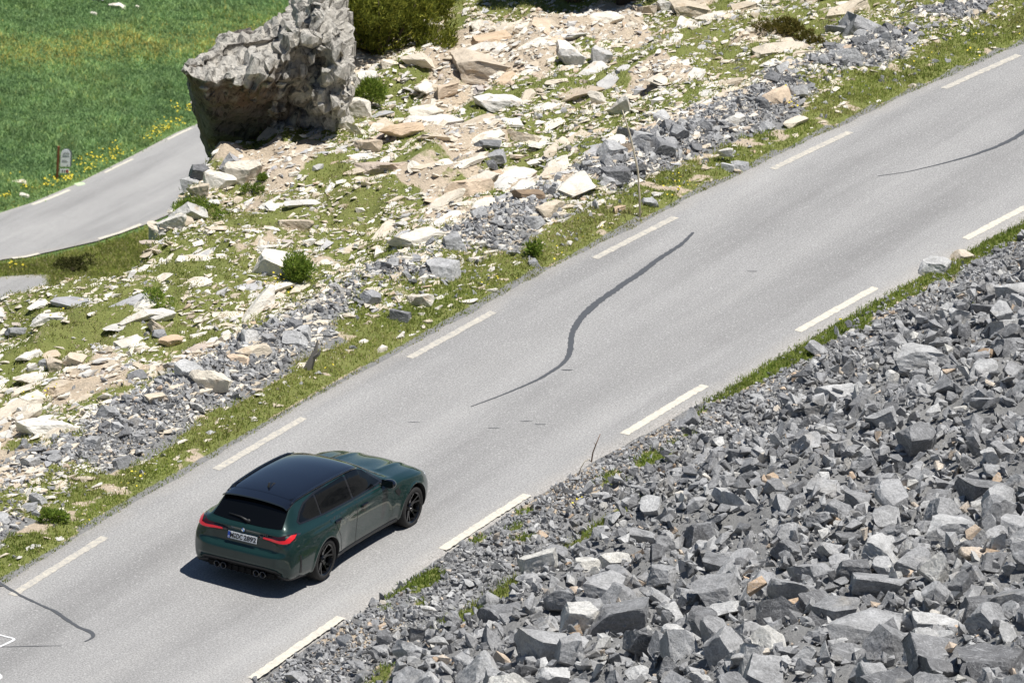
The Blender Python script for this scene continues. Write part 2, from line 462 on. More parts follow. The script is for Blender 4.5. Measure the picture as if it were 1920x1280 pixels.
ribbon('tar_seam', ground_px([(1643, 331), (1700, 323), (1760, 309), (1820, 293), (1870, 275), (1905, 258), (1950, 226), (2000, 196)]),
       [.015, .02, .03, .06, .08, .10, .11, .1], .006, M['tar'], road, .4)
ribbon('tar_seam', ground_px([(-60, 1050), (0, 1093), (40, 1117), (85, 1138), (105, 1146), (120, 1158), (150, 1177), (168, 1183), (177, 1190), (172, 1197), (157, 1203)]),
       [.06, .06, .055, .05, .07, .085, .06, .09, .06, .04, .02], .006, M['tar'], road, .45)
ribbon('tar_seam', ground_px([(-40, 1214), (0, 1212.5), (60, 1211), (118, 1210)]), [.012, .012, .015, .01], .006, M['tar'], road, .4)
for a, w in (((1062, 694), .10), ((775, 792), .05), ((985, 790), .06), ((1012, 796), .08), ((1410, 509), .06), ((925, 803), .05)):
    p = hit_z(*a, 0)[:2]
    ribbon('oil_spot', [p - [.09, .05], p, p + [.09, .09]], [.008, w * .35, .008], .0065, M['tar'], road, .6)
ribbon('painted_arrow', ground_px([(-60, 1183), (2, 1190), (14, 1194.5), (31, 1197), (14, 1206), (-6, 1214), (-60, 1235)]), [.045] * 7, .007, M['white_mark'], road, .4)
ribbon('painted_arrow', ground_px([(-14, 1258), (-2, 1262), (4, 1268), (0, 1274), (-14, 1276)]), [.04] * 5, .007, M['white_mark'], road, .4)

# lower road in the valley, its two bends
def px_strip(name, A, B, z, mat, n=60):
    def poly(L):
        P = np.array([hit_z(px, py, z)[:2] for px, py in L]); s = np.r_[0, np.cumsum(np.linalg.norm(np.diff(P, axis=0), axis=1))]
        q = np.linspace(0, s[-1], n); return np.c_[np.interp(q, s, P[:, 0]), np.interp(q, s, P[:, 1])]
    A = poly(A); B = poly(B); k = np.linspace(0, 1, 9)
    P = A[:, None] * (1 - k)[None, :, None] + B[:, None] * k[None, :, None]
    V = np.concatenate([P, np.full(P.shape[:2] + (1,), z)], -1)
    ii = np.arange(n * 9).reshape(n, 9)
    F = np.stack([ii[:-1, :-1], ii[:-1, 1:], ii[1:, 1:], ii[1:, :-1]], -1).reshape(-1, 4)
    e = np.repeat((1 - np.clip(np.minimum(k, 1 - k) / .12, 0, 1))[None], n, 0)
    return link(name, np_mesh(name, V.reshape(-1, 3), F, {'edge': e.ravel()}, True), mat)
ZR = VALLEY_Z + .03
low = tag(px_strip('lower_road', [(-420, 560), (-160, 450), (0, 399), (57, 381), (145, 344), (250, 291), (330, 249), (390, 224), (520, 160), (700, 60)],
                   [(-420, 700), (-160, 535), (0, 487), (75, 476), (185, 451), (275, 420), (360, 383), (450, 340), (600, 270), (800, 180)], ZR, M['asphalt']), kind='structure')
low2 = tag(px_strip('lower_road_bend', [(-420, 560), (-200, 536), (0, 519), (70, 514), (96, 515)], [(-420, 720), (-200, 680), (0, 640), (70, 632), (96, 628)], ZR - .004, M['asphalt']), kind='structure')
def low_dash(L, w=.16): ribbon('edge_dash', [hit_z(px, py, ZR)[:2] for px, py in L], [w] * len(L), ZR + .006, M['line_new'], low, .1)
low_dash([(60, 384), (95, 371), (131, 356)], .2); low_dash([(184, 448), (225, 436), (265, 420)], .2); low_dash([(22, 484), (48, 481), (74, 475)], .2)
low_dash([(196, 324), (222, 311), (250, 298)], .14); low_dash([(314, 262), (336, 251), (360, 240)], .14)
ribbon('paint_patch', [hit_z(px, py, ZR)[:2] for px, py in [(141, 346.5), (150, 345), (159, 343.5)]], [.34, .42, .3], ZR + .007, M['lime_mark'], low, .5)

# ------------------------------------------------------------------ rock shapes
def ico(sub):
    bm = bmesh.new(); bmesh.ops.create_icosphere(bm, subdivisions=sub, radius=1.0)
    V = np.array([v.co[:] for v in bm.verts]); F = np.array([[v.index for v in f.verts] for f in bm.faces]); bm.free()
    return V, F
ICO3, ICO3F = ico(4)
def cut_rock(ncut, squash=(1, 1, 1), rough=.05, seed=0, lo=.45, hi=.8):
    r = np.random.default_rng(seed)
    V = ICO3.copy()
    for i in range(ncut + 6):
        n = r.normal(size=3); n /= np.linalg.norm(n)
        d = r.uniform(lo + .05, hi + .05)
        if i < 6:
            n = np.eye(3)[i // 2] * (1 if i % 2 else -1) + r.normal(size=3) * .28; n /= np.linalg.norm(n); d = r.uniform(lo, hi) * .85
        k = np.maximum(V @ n - d, 0); V = V - k[:, None] * n
    V = V * np.array(squash)
    N = V / (np.linalg.norm(V, axis=1)[:, None] + 1e-9)
    q = V + r.random(3) * 40
    h = (vnoise3(q * 2.6, seed) - .5) * 1.6 - np.abs(vnoise3(q * 5.0, seed + 3) - .5) * 1.6 + (vnoise3(q * 11, seed + 6) - .5) * .7
    V = V + N * (h * rough)[:, None]
    V /= np.abs(V).max()
    return V
def hull_rock(n, squash, seed):
    r = np.random.default_rng(seed)
    P = r.normal(size=(n, 3)); P /= np.linalg.norm(P, axis=1)[:, None]; P *= r.uniform(.75, 1.15, (n, 1)); P = np.sign(P) * np.abs(P) ** .8
    P *= np.array(squash) * r.uniform(.75, 1.25, 3)
    bm = bmesh.new()
    vs_ = [bm.verts.new(p) for p in P]
    res = bmesh.ops.convex_hull(bm, input=vs_)
    bmesh.ops.delete(bm, geom=[v for v in bm.verts if not v.link_faces], context='VERTS')
    bmesh.ops.triangulate(bm, faces=bm.faces)
    bmesh.ops.recalc_face_normals(bm, faces=bm.faces)
    bm.verts.index_update()
    V = np.array([v.co[:] for v in bm.verts]); F = np.array([[v.index for v in f.verts] for f in bm.faces]); bm.free()
    return V, F
HULL = [hull_rock(int(rng.integers(7, 13)), (1, .78, .58), 100 + i) for i in range(48)]
HULLFLAT = [hull_rock(int(rng.integers(7, 12)), (1, .55, .24), 300 + i) for i in range(48)]

def rand_rot(n, full=True, yaw=None, tilt=.25):
    """(n,3,3) rotations"""
    if full:
        q = rng.normal(size=(n, 4)); q /= np.linalg.norm(q, axis=1)[:, None]
        w, x, y, z = q.T
        return np.stack([np.stack([1 - 2 * (y * y + z * z), 2 * (x * y - z * w), 2 * (x * z + y * w)], -1),
                         np.stack([2 * (x * y + z * w), 1 - 2 * (x * x + z * z), 2 * (y * z - x * w)], -1),
                         np.stack([2 * (x * z - y * w), 2 * (y * z + x * w), 1 - 2 * (x * x + y * y)], -1)], 1)
    a, b = rng.normal(0, tilt, n), rng.normal(0, tilt, n)
    cz, sz = np.cos(yaw), np.sin(yaw); o = np.zeros(n); l = np.ones(n)
    Rz = np.stack([np.stack([cz, -sz, o], -1), np.stack([sz, cz, o], -1), np.stack([o, o, l], -1)], 1)
    ca, sa, cb, sb = np.cos(a), np.sin(a), np.cos(b), np.sin(b)
    Rx = np.stack([np.stack([l, o, o], -1), np.stack([o, ca, -sa], -1), np.stack([o, sa, ca], -1)], 1)
    Ry = np.stack([np.stack([cb, o, sb], -1), np.stack([o, l, o], -1), np.stack([-sb, o, cb], -1)], 1)
    return Rx @ Ry @ Rz

def rubble(name, P, S, Rm, shapes, mat):
    """many loose stones nobody could count, as one mesh"""
    k = rng.integers(0, len(shapes), len(P)); VV = []; FF = []; TT = []; off = 0
    tint = rng.random(len(P))
    for j, (V, Fc) in enumerate(shapes):
        m = np.where(k == j)[0]
        if not len(m): continue
        W = np.einsum('nij,nvj->nvi', Rm[m], V[None] * S[m][:, None, :]) + P[m][:, None, :]
        VV.append(W.reshape(-1, 3)); nv = len(V)
        FF.append((Fc[None] + (np.arange(len(m)) * nv)[:, None, None]).reshape(-1, 3) + off)
        TT.append(np.repeat(tint[m], nv)); off += len(m) * nv
    return link(name, np_mesh(name, np.concatenate(VV), np.concatenate(FF), {'tint': np.concatenate(TT)}), mat)

# ------------------------------------------------------------------ the car
GREEN = (.006, .036, .030)
def car_paint():
    x = NT('dark_green_metallic')
    fl = x.noise(x.pos(obj=True), 900, 2, .5)
    x.col(x.mix(x.ramp(fl, [(.35, 0.0), (.7, 1.0)]), (.005, .020, .018), (.011, .038, .034)))
    x.set(Metallic=.1, Roughness=.34, Coat_Weight=1.0, Coat_Roughness=.025, Specular_IOR_Level=.12)
    return x.m
CM = {
 'paint': car_paint(),
 'gloss': plain('gloss_black', (.004, .005, .009), .10, 0, 1.0),
 'glass': plain('tinted_glass', (.003, .0035, .004), .05, 0, 0, .28),
 'black': plain('satin_black_plastic', (.014, .014, .015), .5),
 'matte': plain('matte_dark_plastic', (.02, .02, .021), .7),
 'tyre': plain('tyre_rubber', (.018, .017, .016), .8),
 'rim': plain('black_alloy', (.008, .008, .009), .22, .5, .6),
 'disc': plain('brake_steel', (.10, .10, .10), .4, .9),
 'chrome': plain('dark_chrome', (.08, .08, .085), .2, 1.0),
 'red': None,
 'smoke': plain('smoked_red_lens', (.03, .003, .003), .1, 0, 1),
 'plate': plain('plate_white', (.72, .73, .74), .4, 0, .3),
 'blue': plain('plate_blue', (.01, .07, .42), .4),
 'ink': plain('black_lettering', (.01, .01, .011), .5),
 'badgeblue': plain('badge_blue', (.02, .16, .5), .3, 0, .8), 'badgewhite': plain('badge_silver', (.75, .76, .78), .25, .2, .8),
 'lens': plain('lamp_glass', (.5, .52, .55), .1, .2, 1),
 'trim': plain('blackened_trim', (.02, .02, .022), .25, .4, .4),
}
xr_ = NT('red_lamp_lens'); xr_.b.inputs['Base Color'].default_value = (.54, .011, .013, 1)
xr_.set(Roughness=.15, Coat_Weight=1.0); xr_.b.inputs['Emission Color'].default_value = (1, .03, .03, 1); xr_.b.inputs['Emission Strength'].default_value = .1
CM['red'] = xr_.m

def pchip(xs, vs, q):
    xs = np.array(xs, float); vs = np.array(vs, float)
    h = np.diff(xs); d = np.diff(vs) / h; m = np.zeros_like(vs)
    m[0], m[-1] = d[0], d[-1]
    for i in range(1, len(xs) - 1):
        m[i] = 0 if d[i - 1] * d[i] <= 0 else (h[i - 1] + h[i]) * 3 / ((2 * h[i] + h[i - 1]) / d[i - 1] + (h[i] + 2 * h[i - 1]) / d[i])
    q = np.clip(q, xs[0], xs[-1]); i = np.clip(np.searchsorted(xs, q) - 1, 0, len(xs) - 2)
    t = (q - xs[i]) / h[i]
    return (2 * t ** 3 - 3 * t ** 2 + 1) * vs[i] + (t ** 3 - 2 * t ** 2 + t) * h[i] * m[i] + (-2 * t ** 3 + 3 * t ** 2) * vs[i + 1] + (t ** 3 - t ** 2) * h[i] * m[i + 1]

def car_body():
    st = np.array([-1.085, -1.07, -1.04, -1.0, -.95, -.88, -.8, -.7, -.62, -.55, -.48, -.35, -.2, 0, .2, .38, .55, .8, 1.1, 1.4, 1.52, 1.66, 1.8, 2.0, 2.2, 2.32, 2.4, 2.5, 2.65, 2.86, 3.05, 3.2, 3.35, 3.48, 3.58, 3.65, 3.69, 3.712])
    zb = pchip([-1.085, -1.0, -.6, 0, 2.9, 3.5, 3.712], [.33, .23, .19, .17, .17, .17, .26], st)
    W = pchip([-1.085, -1.07, -1.04, -.98, -.85, -.6, -.35, 0, .35, .6, .9, 1.5, 2.0, 2.4, 2.6, 2.86, 3.15, 3.35, 3.5, 3.6, 3.67, 3.712],
              [.72, .80, .855, .885, .91, .935, .95, .955, .945, .905, .885, .88, .885, .91, .94, .952, .94, .90, .84, .76, .64, .48], st)
    zbelt = pchip([-1.085, -1.05, -.9, -.6, 0, 1, 2, 2.4, 2.86, 3.3, 3.6, 3.712], [.80, .93, .985, 1.0, .985, .965, .945, .93, .89, .815, .70, .56], st)
    Wb = pchip([-1.085, -1.05, -.95, -.8, -.5, 0, .5, 1.0, 2, 2.4, 2.86, 3.2, 3.5, 3.65, 3.712], [.58, .72, .80, .845, .87, .875, .86, .845, .845, .855, .87, .84, .74, .58, .40], st)
    Wg = pchip([-1.085, -1.03, -.95, -.7, -.3, .3, 1.2, 2.0, 2.35, 2.6, 3.0, 3.4, 3.6, 3.712], [.52, .64, .69, .735, .755, .765, .77, .765, .75, .74, .72, .62, .50, .34], st)
    Wr = pchip([-1.085, -1.0, -.8, -.55, -.2, .5, 1.2, 1.55, 1.8, 2.2, 2.4, 2.8, 3.3, 3.6, 3.712], [.46, .58, .57, .565, .58, .60, .60, .585, .60, .63, .60, .56, .48, .38, .26], st)
    zr = pchip([-1.085, -1.06, -1.03, -.98, -.85, -.7, -.6, -.54, -.46, 0, .5, 1.0, 1.3, 1.5, 1.66, 1.9, 2.2, 2.34, 2.44, 2.7, 3.0, 3.3, 3.5, 3.6, 3.67, 3.712],
               [.86, .955, .995, 1.03, 1.155, 1.31, 1.392, 1.415, 1.426, 1.452, 1.46, 1.45, 1.43, 1.40, 1.355, 1.23, 1.07, 1.0, .985, .96, .925, .87, .80, .745, .67, .58], st)
    re = pchip([-1.085, -.95, -.5, 1.4, 1.8, 2.3, 2.5, 3.712], [.012, .02, .05, .055, .05, .03, .022, .02], st)
    rings = []
    for i in range(len(st)):
        b = min(zbelt[i], zr[i] - .05); g = min(zbelt[i] + .035, zr[i] - re[i] - .01)
        e = zr[i] - re[i]; k = zb[i]; w = W[i]
        rings.append([(0, k), (w * .80, k), (w * .955, k + .055), (w * .995, k + (b - k) * .30), (w, k + (b - k) * .56), (w * .985, k + (b - k) * .78), (Wb[i], b - .015), (Wg[i], g),
                      (Wg[i] * .47 + Wr[i] * .53 + .012, g + (e - g) * .5), (Wr[i], e), (Wr[i] * .62, e + re[i] * .68), (0, zr[i])])
    bm = bmesh.new(); G = []
    for y, rg in zip(st, rings):
        row = [bm.verts.new((x, y, z)) for x, z in rg]
        mir = [row[0]] + [bm.verts.new((-x, y, z)) for x, z in rg[1:-1]] + [row[-1]]
        G.append(row + mir[-2:0:-1])
    n = len(G[0])
    for a, b in zip(G[:-1], G[1:]):
        for j in range(n):
            bm.faces.new((a[j], a[(j + 1) % n], b[(j + 1) % n], b[j]))
    for g in (G[0], G[-1]):
        h = n // 2
        for j in range(h):
            q = [g[j], g[j + 1], g[(n - j - 1) % n], g[(n - j) % n]]
            q = list(dict.fromkeys(q))
            if len(q) >= 3: bm.faces.new(q)
    # crease the shoulder and tail edges a little
    cl = bm.edges.layers.float.new('crease_edge')
    for e in bm.edges:
        a, b = e.verts
        if a in G[0] and b in G[0]: e[cl] = .25
    for i in range(len(G) - 1):
        for j in (6, n - 6):
            e = bm.edges.get((G[i][j], G[i + 1][j]))
            if e: e[cl] = .45
        for j in (7, n - 7, 9, n - 9):
            e = bm.edges.get((G[i][j], G[i + 1][j]))
            if e: e[cl] = .3
    me = bm_mesh('body', bm, True)
    o = bpy.data.objects.new('tmp', me); COL.objects.link(o)
    s = o.modifiers.new('s', 'SUBSURF'); s.levels = s.render_levels = 3
    dg = bpy.context.evaluated_depsgraph_get()
    me2 = bpy.data.meshes.new_from_object(o.evaluated_get(dg)); bpy.data.objects.remove(o)
    n = len(me2.vertices); V = np.zeros(n * 3, np.float32); me2.vertices.foreach_get('co', V); V = V.reshape(-1, 3).astype(float)
    x, y, z = V.T
    ax = np.abs(x)
    # recessed number-plate band and bumper ledge on the tail
    tail = sst(-.86, -.98, y)
    V[:, 1] += tail * .035 * sst(.66, .50, ax) * sst(.61, .72, z) * sst(.98, .92, z)
    V[:, 1] -= tail * .075 * sst(.84, .60, ax) * sst(.38, .50, z) * sst(.735, .64, z)
    V[:, 1] += tail * .06 * sst(.78, .62, ax) * sst(.41, .36, z)
    V[:, 1] -= tail * .008 * sst(.7, .62, ax) * sst(.955, .975, z) * sst(1.03, 1.0, z)
    # bonnet ridges
    hood = sst(2.42, 2.6, y) * sst(3.6, 3.3, y) * sst(.6, .75, z)
    V[:, 2] += hood * (.012 * np.exp(-((ax - .40 - .05 * (2.9 - y)) / .05) ** 2) - .004 * np.exp(-((ax - .2) / .12) ** 2))
    # scooped door sides, arch lips
    side = sst(.80, .87, ax) * sst(.55, .8, y) * sst(2.3, 2.05, y)
    V[:, 0] -= np.sign(x) * side * .018 * np.exp(-((z - .50) / .18) ** 2)
    V[:, 0] += np.sign(x) * sst(.8, .87, ax) * .014 * np.exp(-((z - .865) / .035) ** 2) * sst(-.7, -.3, y) * sst(2.6, 2.3, y)
    for yc in (0, 2.857):
        rr = np.hypot(y - yc, z - .335)
        V[:, 0] += np.sign(x) * .014 * np.exp(-((rr - .40) / .03) ** 2) * sst(.8, .88, ax)
    me2.vertices.foreach_set('co', V.astype(np.float32).ravel()); me2.update()
    return me2

def bvh_of(me):
    bm = bmesh.new(); bm.from_mesh(me); t = BVHTree.FromBMesh(bm); bm.free(); return t

def patch(name, poly, axis_, tree, off, mat, parent, side=1, step=.05, thick=0.0):
    """a panel cut to an outline and laid on the body surface. axis_: 'side' poly=(y,z), 'rear'/'front' poly=(x,z), 'top' poly=(x,y)"""
    bm = bmesh.new()
    # densify the outline
    pts = []
    for (a, b), (c, d) in zip(poly, poly[1:] + poly[:1]):
        k = max(1, int(math.hypot(c - a, d - b) / step))
        pts += [(a + (c - a) * i / k, b + (d - b) * i / k) for i in range(k)]
    bvs = [bm.verts.new((p[0], p[1], 0)) for p in pts]
    bm.faces.new(bvs)
    bmesh.ops.triangulate(bm, faces=bm.faces)
    for _ in range(5):
        es = [e for e in bm.edges if e.calc_length() > step * 1.6]
        if not es: break
        bmesh.ops.subdivide_edges(bm, edges=es, cuts=1)
        bmesh.ops.triangulate(bm, faces=bm.faces)
    bad = []
    for v in bm.verts:
        a, b = v.co.x, v.co.y
        if axis_ == 'side': o, d = Vector((side * 3, a, b)), Vector((-side, 0, 0))
        elif axis_ == 'rear': o, d = Vector((a, -4, b)), Vector((0, 1, 0))
        elif axis_ == 'front': o, d = Vector((a, 8, b)), Vector((0, -1, 0))
        else: o, d = Vector((a, b, 4)), Vector((0, 0, -1))
        loc, nor, *_ = tree.ray_cast(o, d)
        if loc is None: bad.append(v); continue
        if nor.dot(d) > 0: nor = -nor
        v.co = loc + nor * off
    if bad: bmesh.ops.delete(bm, geom=bad, context='VERTS')
    bm.normal_update()
    for f in bm.faces: f.smooth = True
    # face outward
    s = Vector((0, 0, 0))
    for f in bm.faces: s += f.normal * f.calc_area()
    dirs = {'side': Vector((side, 0, 0)), 'rear': Vector((0, -1, 0)), 'front': Vector((0, 1, 0)), 'top': Vector((0, 0, 1))}
    if s.dot(dirs[axis_]) < 0: bmesh.ops.reverse_faces(bm, faces=bm.faces)
    if thick:
        bmesh.ops.solidify(bm, geom=list(bm.faces), thickness=thick)
    me = bpy.data.meshes.new(name); bm.to_mesh(me); bm.free()
    return link(name, me, mat, parent)

def box_bm(bm, c, s, rot=None, bevel=0.0):
    r = bmesh.ops.create_cube(bm, size=1.0)
    for v in r['verts']:
        p = Vector((v.co.x * s[0], v.co.y * s[1], v.co.z * s[2]))
        if rot is not None: p = rot @ p
        v.co = p + Vector(c)
    if bevel:
        es = list({e for v in r['verts'] for e in v.link_edges})
        bmesh.ops.bevel(bm, geom=es, offset=bevel, segments=2, affect='EDGES')

def tube_bm(bm, pts, rad, seg=8):
    """tapered tube along a polyline"""
    rings = []
    for i, p in enumerate(pts):
        p = Vector(p); a = Vector(pts[max(0, i - 1)]); b = Vector(pts[min(len(pts) - 1, i + 1)])
        t = (b - a).normalized(); u = t.orthogonal().normalized(); w = t.cross(u)
        r = rad[i] if hasattr(rad, '__len__') else rad
        rings.append([bm.verts.new(p + (u * math.cos(k * 2 * math.pi / seg) + w * math.sin(k * 2 * math.pi / seg)) * r) for k in range(seg)])
    for a, b in zip(rings[:-1], rings[1:]):
        # match nearest start to avoid twist
        best = min(range(seg), key=lambda s: sum((a[k].co - b[(k + s) % seg].co).length for k in range(seg)))
        b[:] = b[best:] + b[:best]
        for k in range(seg): bm.faces.new((a[k], a[(k + 1) % seg], b[(k + 1) % seg], b[k]))
    bm.faces.new(rings[0]); bm.faces.new(rings[-1][::-1])

def lathe_x(bm, prof, seg=48):
    """profile of (x, r) turned about the x axis"""
    R = [[bm.verts.new((x, r * math.cos(2 * math.pi * k / seg), r * math.sin(2 * math.pi * k / seg))) for k in range(seg)] for x, r in prof]
    for a, b in zip(R[:-1], R[1:]):
        for k in range(seg): bm.faces.new((a[k], a[(k + 1) % seg], b[(k + 1) % seg], b[k]))

car = tag(empty('station_wagon', (.02, -.03, -.008)), 'dark green estate car with black roof driving away on the road', 'car')
car.rotation_euler = (RAD(-.8), RAD(-1.4), RAD(.55))
body_me = car_body()
tree = bvh_of(body_me)
# wheel wells
body = link('body', body_me, None, car); body_me.materials.clear(); body_me.materials.append(CM['paint']); body_me.materials.append(CM['matte'])
cut = bmesh.new()
for yc in (0, 2.857):
    for s in (-1, 1):
        r = bmesh.ops.create_cone(cut, cap_ends=True, segments=56, radius1=.382, radius2=.382, depth=.5)
        for v in r['verts']: v.co = Vector((v.co.z + s * .87, v.co.x + yc, v.co.y + .338))
for f in cut.faces: f.material_index = 1; f.smooth = False
cme = bpy.data.meshes.new('cutter'); bmesh.ops.recalc_face_normals(cut, faces=cut.faces); cut.to_mesh(cme); cut.free()
cme.materials.append(CM['paint']); cme.materials.append(CM['matte'])
cob = bpy.data.objects.new('cutter', cme); COL.objects.link(cob)
bo = body.modifiers.new('b', 'BOOLEAN'); bo.object = cob; bo.operation = 'DIFFERENCE'; bo.solver = 'EXACT'
dg = bpy.context.evaluated_depsgraph_get()
nm = bpy.data.meshes.new_from_object(body.evaluated_get(dg)); body.modifiers.clear(); body.data = nm; nm.name = 'body'
bpy.data.objects.remove(cob)

for s in (1, -1):
    # black surround under the glass, then panes
    patch('window_trim', [(2.12, .985), (1.95, 1.10), (1.64, 1.31), (1.40, 1.375), (1.05, 1.395), (.5, 1.395), (.05, 1.375), (-.30, 1.315), (-.48, 1.225), (-.62, 1.11), (-.58, 1.06), (.1, 1.02), (1.0, .992)], 'side', tree, .003, CM['trim'], car, s)
    patch('window', [(1.98, 1.015), (1.61, 1.29), (1.40, 1.348), (1.06, 1.368), (1.09, 1.012)], 'side', tree, .007, CM['glass'], car, s)
    patch('window', [(1.03, 1.015), (.99, 1.37), (.55, 1.37), (.075, 1.348), (.085, 1.04)], 'side', tree, .007, CM['glass'], car, s)
    patch('window', [(.035, 1.045), (.025, 1.345), (-.28, 1.29), (-.445, 1.208), (-.565, 1.11), (-.54, 1.08)], 'side', tree, .007, CM['glass'], car, s)
    # doors stand a few millimetres proud over a dark gap
    fd = [(2.14, .955), (1.07, .975), (1.06, .36), (1.08, .30), (2.10, .30), (2.20, .42), (2.22, .80)]
    rd = [(1.05, .975), (.15, .99), (.13, .93), (.30, .82), (.44, .62), (.50, .42), (.56, .30), (1.04, .30), (1.045, .36)]
    for d in (fd, rd):
        cy = sum(p[0] for p in d) / len(d); cz = sum(p[1] for p in d) / len(d)
        big = [(p[0] + .009 * np.sign(p[0] - cy), p[1] + .008 * np.sign(p[1] - cz)) for p in d]
        patch('door_gap', big, 'side', tree, .001, CM['matte'], car, s)
        door = patch('door', d, 'side', tree, .003, CM['paint'], car, s)
        hy = 1.28 if d is fd else .36
        hz = .865 if d is fd else .885
        loc, nor, *_ = tree.ray_cast(Vector((s * 3, hy, hz)), Vector((-s, 0, 0)))
        bm = bmesh.new(); box_bm(bm, (loc.x + s * .018, hy, hz), (.028, .22, .036), None, .01); box_bm(bm, (loc.x + s * .004, hy, hz - .012), (.012, .17, .06), None, .004)
        link('handle', bm_mesh('handle', bm), CM['gloss'], door)
    patch('side_skirt', [(2.44, .19), (2.40, .285), (.44, .285), (.40, .19)], 'side', tree, .022, CM['black'], car, s, thick=.02)
    patch('fender_vent', [(2.28, .80), (2.38, .815), (2.44, .74), (2.40, .69), (2.36, .70), (2.30, .76)], 'side', tree, .006, CM['black'], car, s)
    patch('bumper_slit', [(-.80, .36), (-.745, .36), (-.80, .66), (-.835, .67)], 'side', tree, .005, CM['black'], car, s)
    # tail lamp: smoked housing with the red L
    lens = patch('tail_light', [(s * .27, .885), (s * .29, .935), (s * .62, .965), (s * .74, .995), (s * .79, 1.0), (s * .842, .985), (s * .845, .91), (s * .78, .868), (s * .55, .862)], 'rear', tree, .006, CM['smoke'], car, thick=.01)
    patch('red_lens', [(s * .36, .887), (s * .37, .911), (s * .66, .914), (s * .735, .926), (s * .775, .982), (s * .822, .982), (s * .826, .95), (s * .80, .893), (s * .72, .875), (s * .56, .876)], 'rear', tree, .0215, CM['red'], lens)
    patch('headlight', [(s * .42, .68), (s * .44, .735), (s * .74, .74), (s * .82, .72), (s * .78, .66), (s * .6, .65)], 'front', tree, .006, CM['lens'], car, thick=.01)
    patch('grille', [(s * .05, .40), (s * .05, .70), (s * .12, .745), (s * .26, .73), (s * .30, .66), (s * .27, .40)], 'front', tree, .008, CM['black'], car, thick=.012)
    # mirrors
    loc, nor, *_ = tree.ray_cast(Vector((s * 3, 1.98, .975)), Vector((-s, 0, 0)))
    bm = bmesh.new()
    bmesh.ops.create_uvsphere(bm, u_segments=20, v_segments=12, radius=1)
    for v in bm.verts:
        v.co = Vector((s * (.945 + .115 * v.co.x), 1.945 + max(v.co.y, -.35) * .12, 1.025 + .072 * v.co.z))
    tube_bm(bm, [(loc.x - s * .02, 1.97, .975), (s * .86, 1.965, .995), (s * .93, 1.955, 1.0)], [.03, .024, .02])
    mir = link('mirror', bm_mesh('mirror', bm, True), CM['gloss'], car)
    bm = bmesh.new(); box_bm(bm, (s * .93, 1.899, 1.037), (.20, .006, .11), None, .002)
    link('mirror_glass', bm_mesh('mirror_glass', bm), CM['chrome'], mir)
    # roof rail
    bm = bmesh.new(); pts = []
    for y in np.linspace(-.60, 1.50, 26):
        x = s * pchip([-.6, 0, .6, 1.2, 1.5], [.555, .575, .587, .585, .565], np.array([y]))[0]
        l, *_ = tree.ray_cast(Vector((x, y, 4)), Vector((0, 0, -1))); pts.append((x, y, l.z + .018 + (.006 if -.5 < y < 1.4 else -.012)))
    tube_bm(bm, pts, .019, 8)
    link('roof_rail', bm_mesh('roof_rail', bm, True), CM['gloss'], car)
# windscreen, rear window, roof
patch('windscreen', [(-.66, 2.27), (.66, 2.27), (.645, 2.1), (.565, 1.62), (-.565, 1.62), (-.645, 2.1)], 'top', tree, .005, CM['glass'], car)
patch('roof_panel', [(-.535, -.49), (.535, -.49), (.565, .3), (.565, 1.0), (.55, 1.52), (.3, 1.56), (-.3, 1.56), (-.55, 1.52), (-.565, 1.0), (-.565, .3)], 'top', tree, .004, CM['gloss'], car)
rw = patch('rear_window', [(-.615, 1.05), (-.3, 1.038), (.3, 1.038), (.615, 1.05), (.55, 1.385), (-.55, 1.385)], 'rear', tree, .006, CM['glass'], car)
bm = bmesh.new()
wl = [tree.ray_cast(Vector((a, -4, b)), Vector((0, 1, 0)))[0] + Vector((0, -.03, .012)) for a, b in ((.03, 1.07), (-.12, 1.10), (-.34, 1.11))]
tube_bm(bm, wl, [.022, .014, .006], 8)
tube_bm(bm, [wl[0], wl[0] + Vector((0, .03, -.01))], [.03, .035], 10)
link('wiper', bm_mesh('wiper', bm, True), CM['black'], rw)
# roof spoiler: a lofted blade
bm = bmesh.new(); prev = None
for x in np.linspace(-.575, .575, 25):
    k = 1 - (abs(x) / .60) ** 4 * .35; c = .022 * (1 - (x / .6) ** 2)
    zf = tree.ray_cast(Vector((x, -.50, 4)), Vector((0, 0, -1)))[0].z + .006
    za = tree.ray_cast(Vector((x, -.40, 4)), Vector((0, 0, -1)))[0].z + .006
    g_ = min(.22, (za - zf) / .1)
    sec = [(-.50, zf), (-.60, zf - g_ * .10), (-.70 - .035 * k, zf - g_ * .2 - .004), (-.705 - .035 * k, zf - g_ * .2 - .024), (-.60, zf - .05), (-.50, zf - .03)]
    drop = 0.0
    row = [bm.verts.new((x, y, z - drop)) for y, z in sec]
    if prev:
        for j in range(6): bm.faces.new((prev[j], prev[(j + 1) % 6], row[(j + 1) % 6], row[j]))
    else: first = row
    prev = row
bm.faces.new(first); bm.faces.new(prev[::-1])
link('roof_spoiler', bm_mesh('roof_spoiler', bm, False), CM['gloss'], car)
bm = bmesh.new()   # shark-fin aerial
fin = [(-.30, 1.43), (-.06, 1.435), (-.16, 1.472), (-.26, 1.508), (-.29, 1.51)]
A = [bm.verts.new((-.024 if i in (0, 1) else -.006, y, z)) for i, (y, z) in enumerate(fin)]
B = [bm.verts.new((.024 if i in (0, 1) else .006, y, z)) for i, (y, z) in enumerate(fin)]
bm.faces.new(A); bm.faces.new(B[::-1])
for j in range(5): bm.faces.new((A[j], B[j], B[(j + 1) % 5], A[(j + 1) % 5]))
link('aerial', bm_mesh('aerial', bm), CM['gloss'], car)
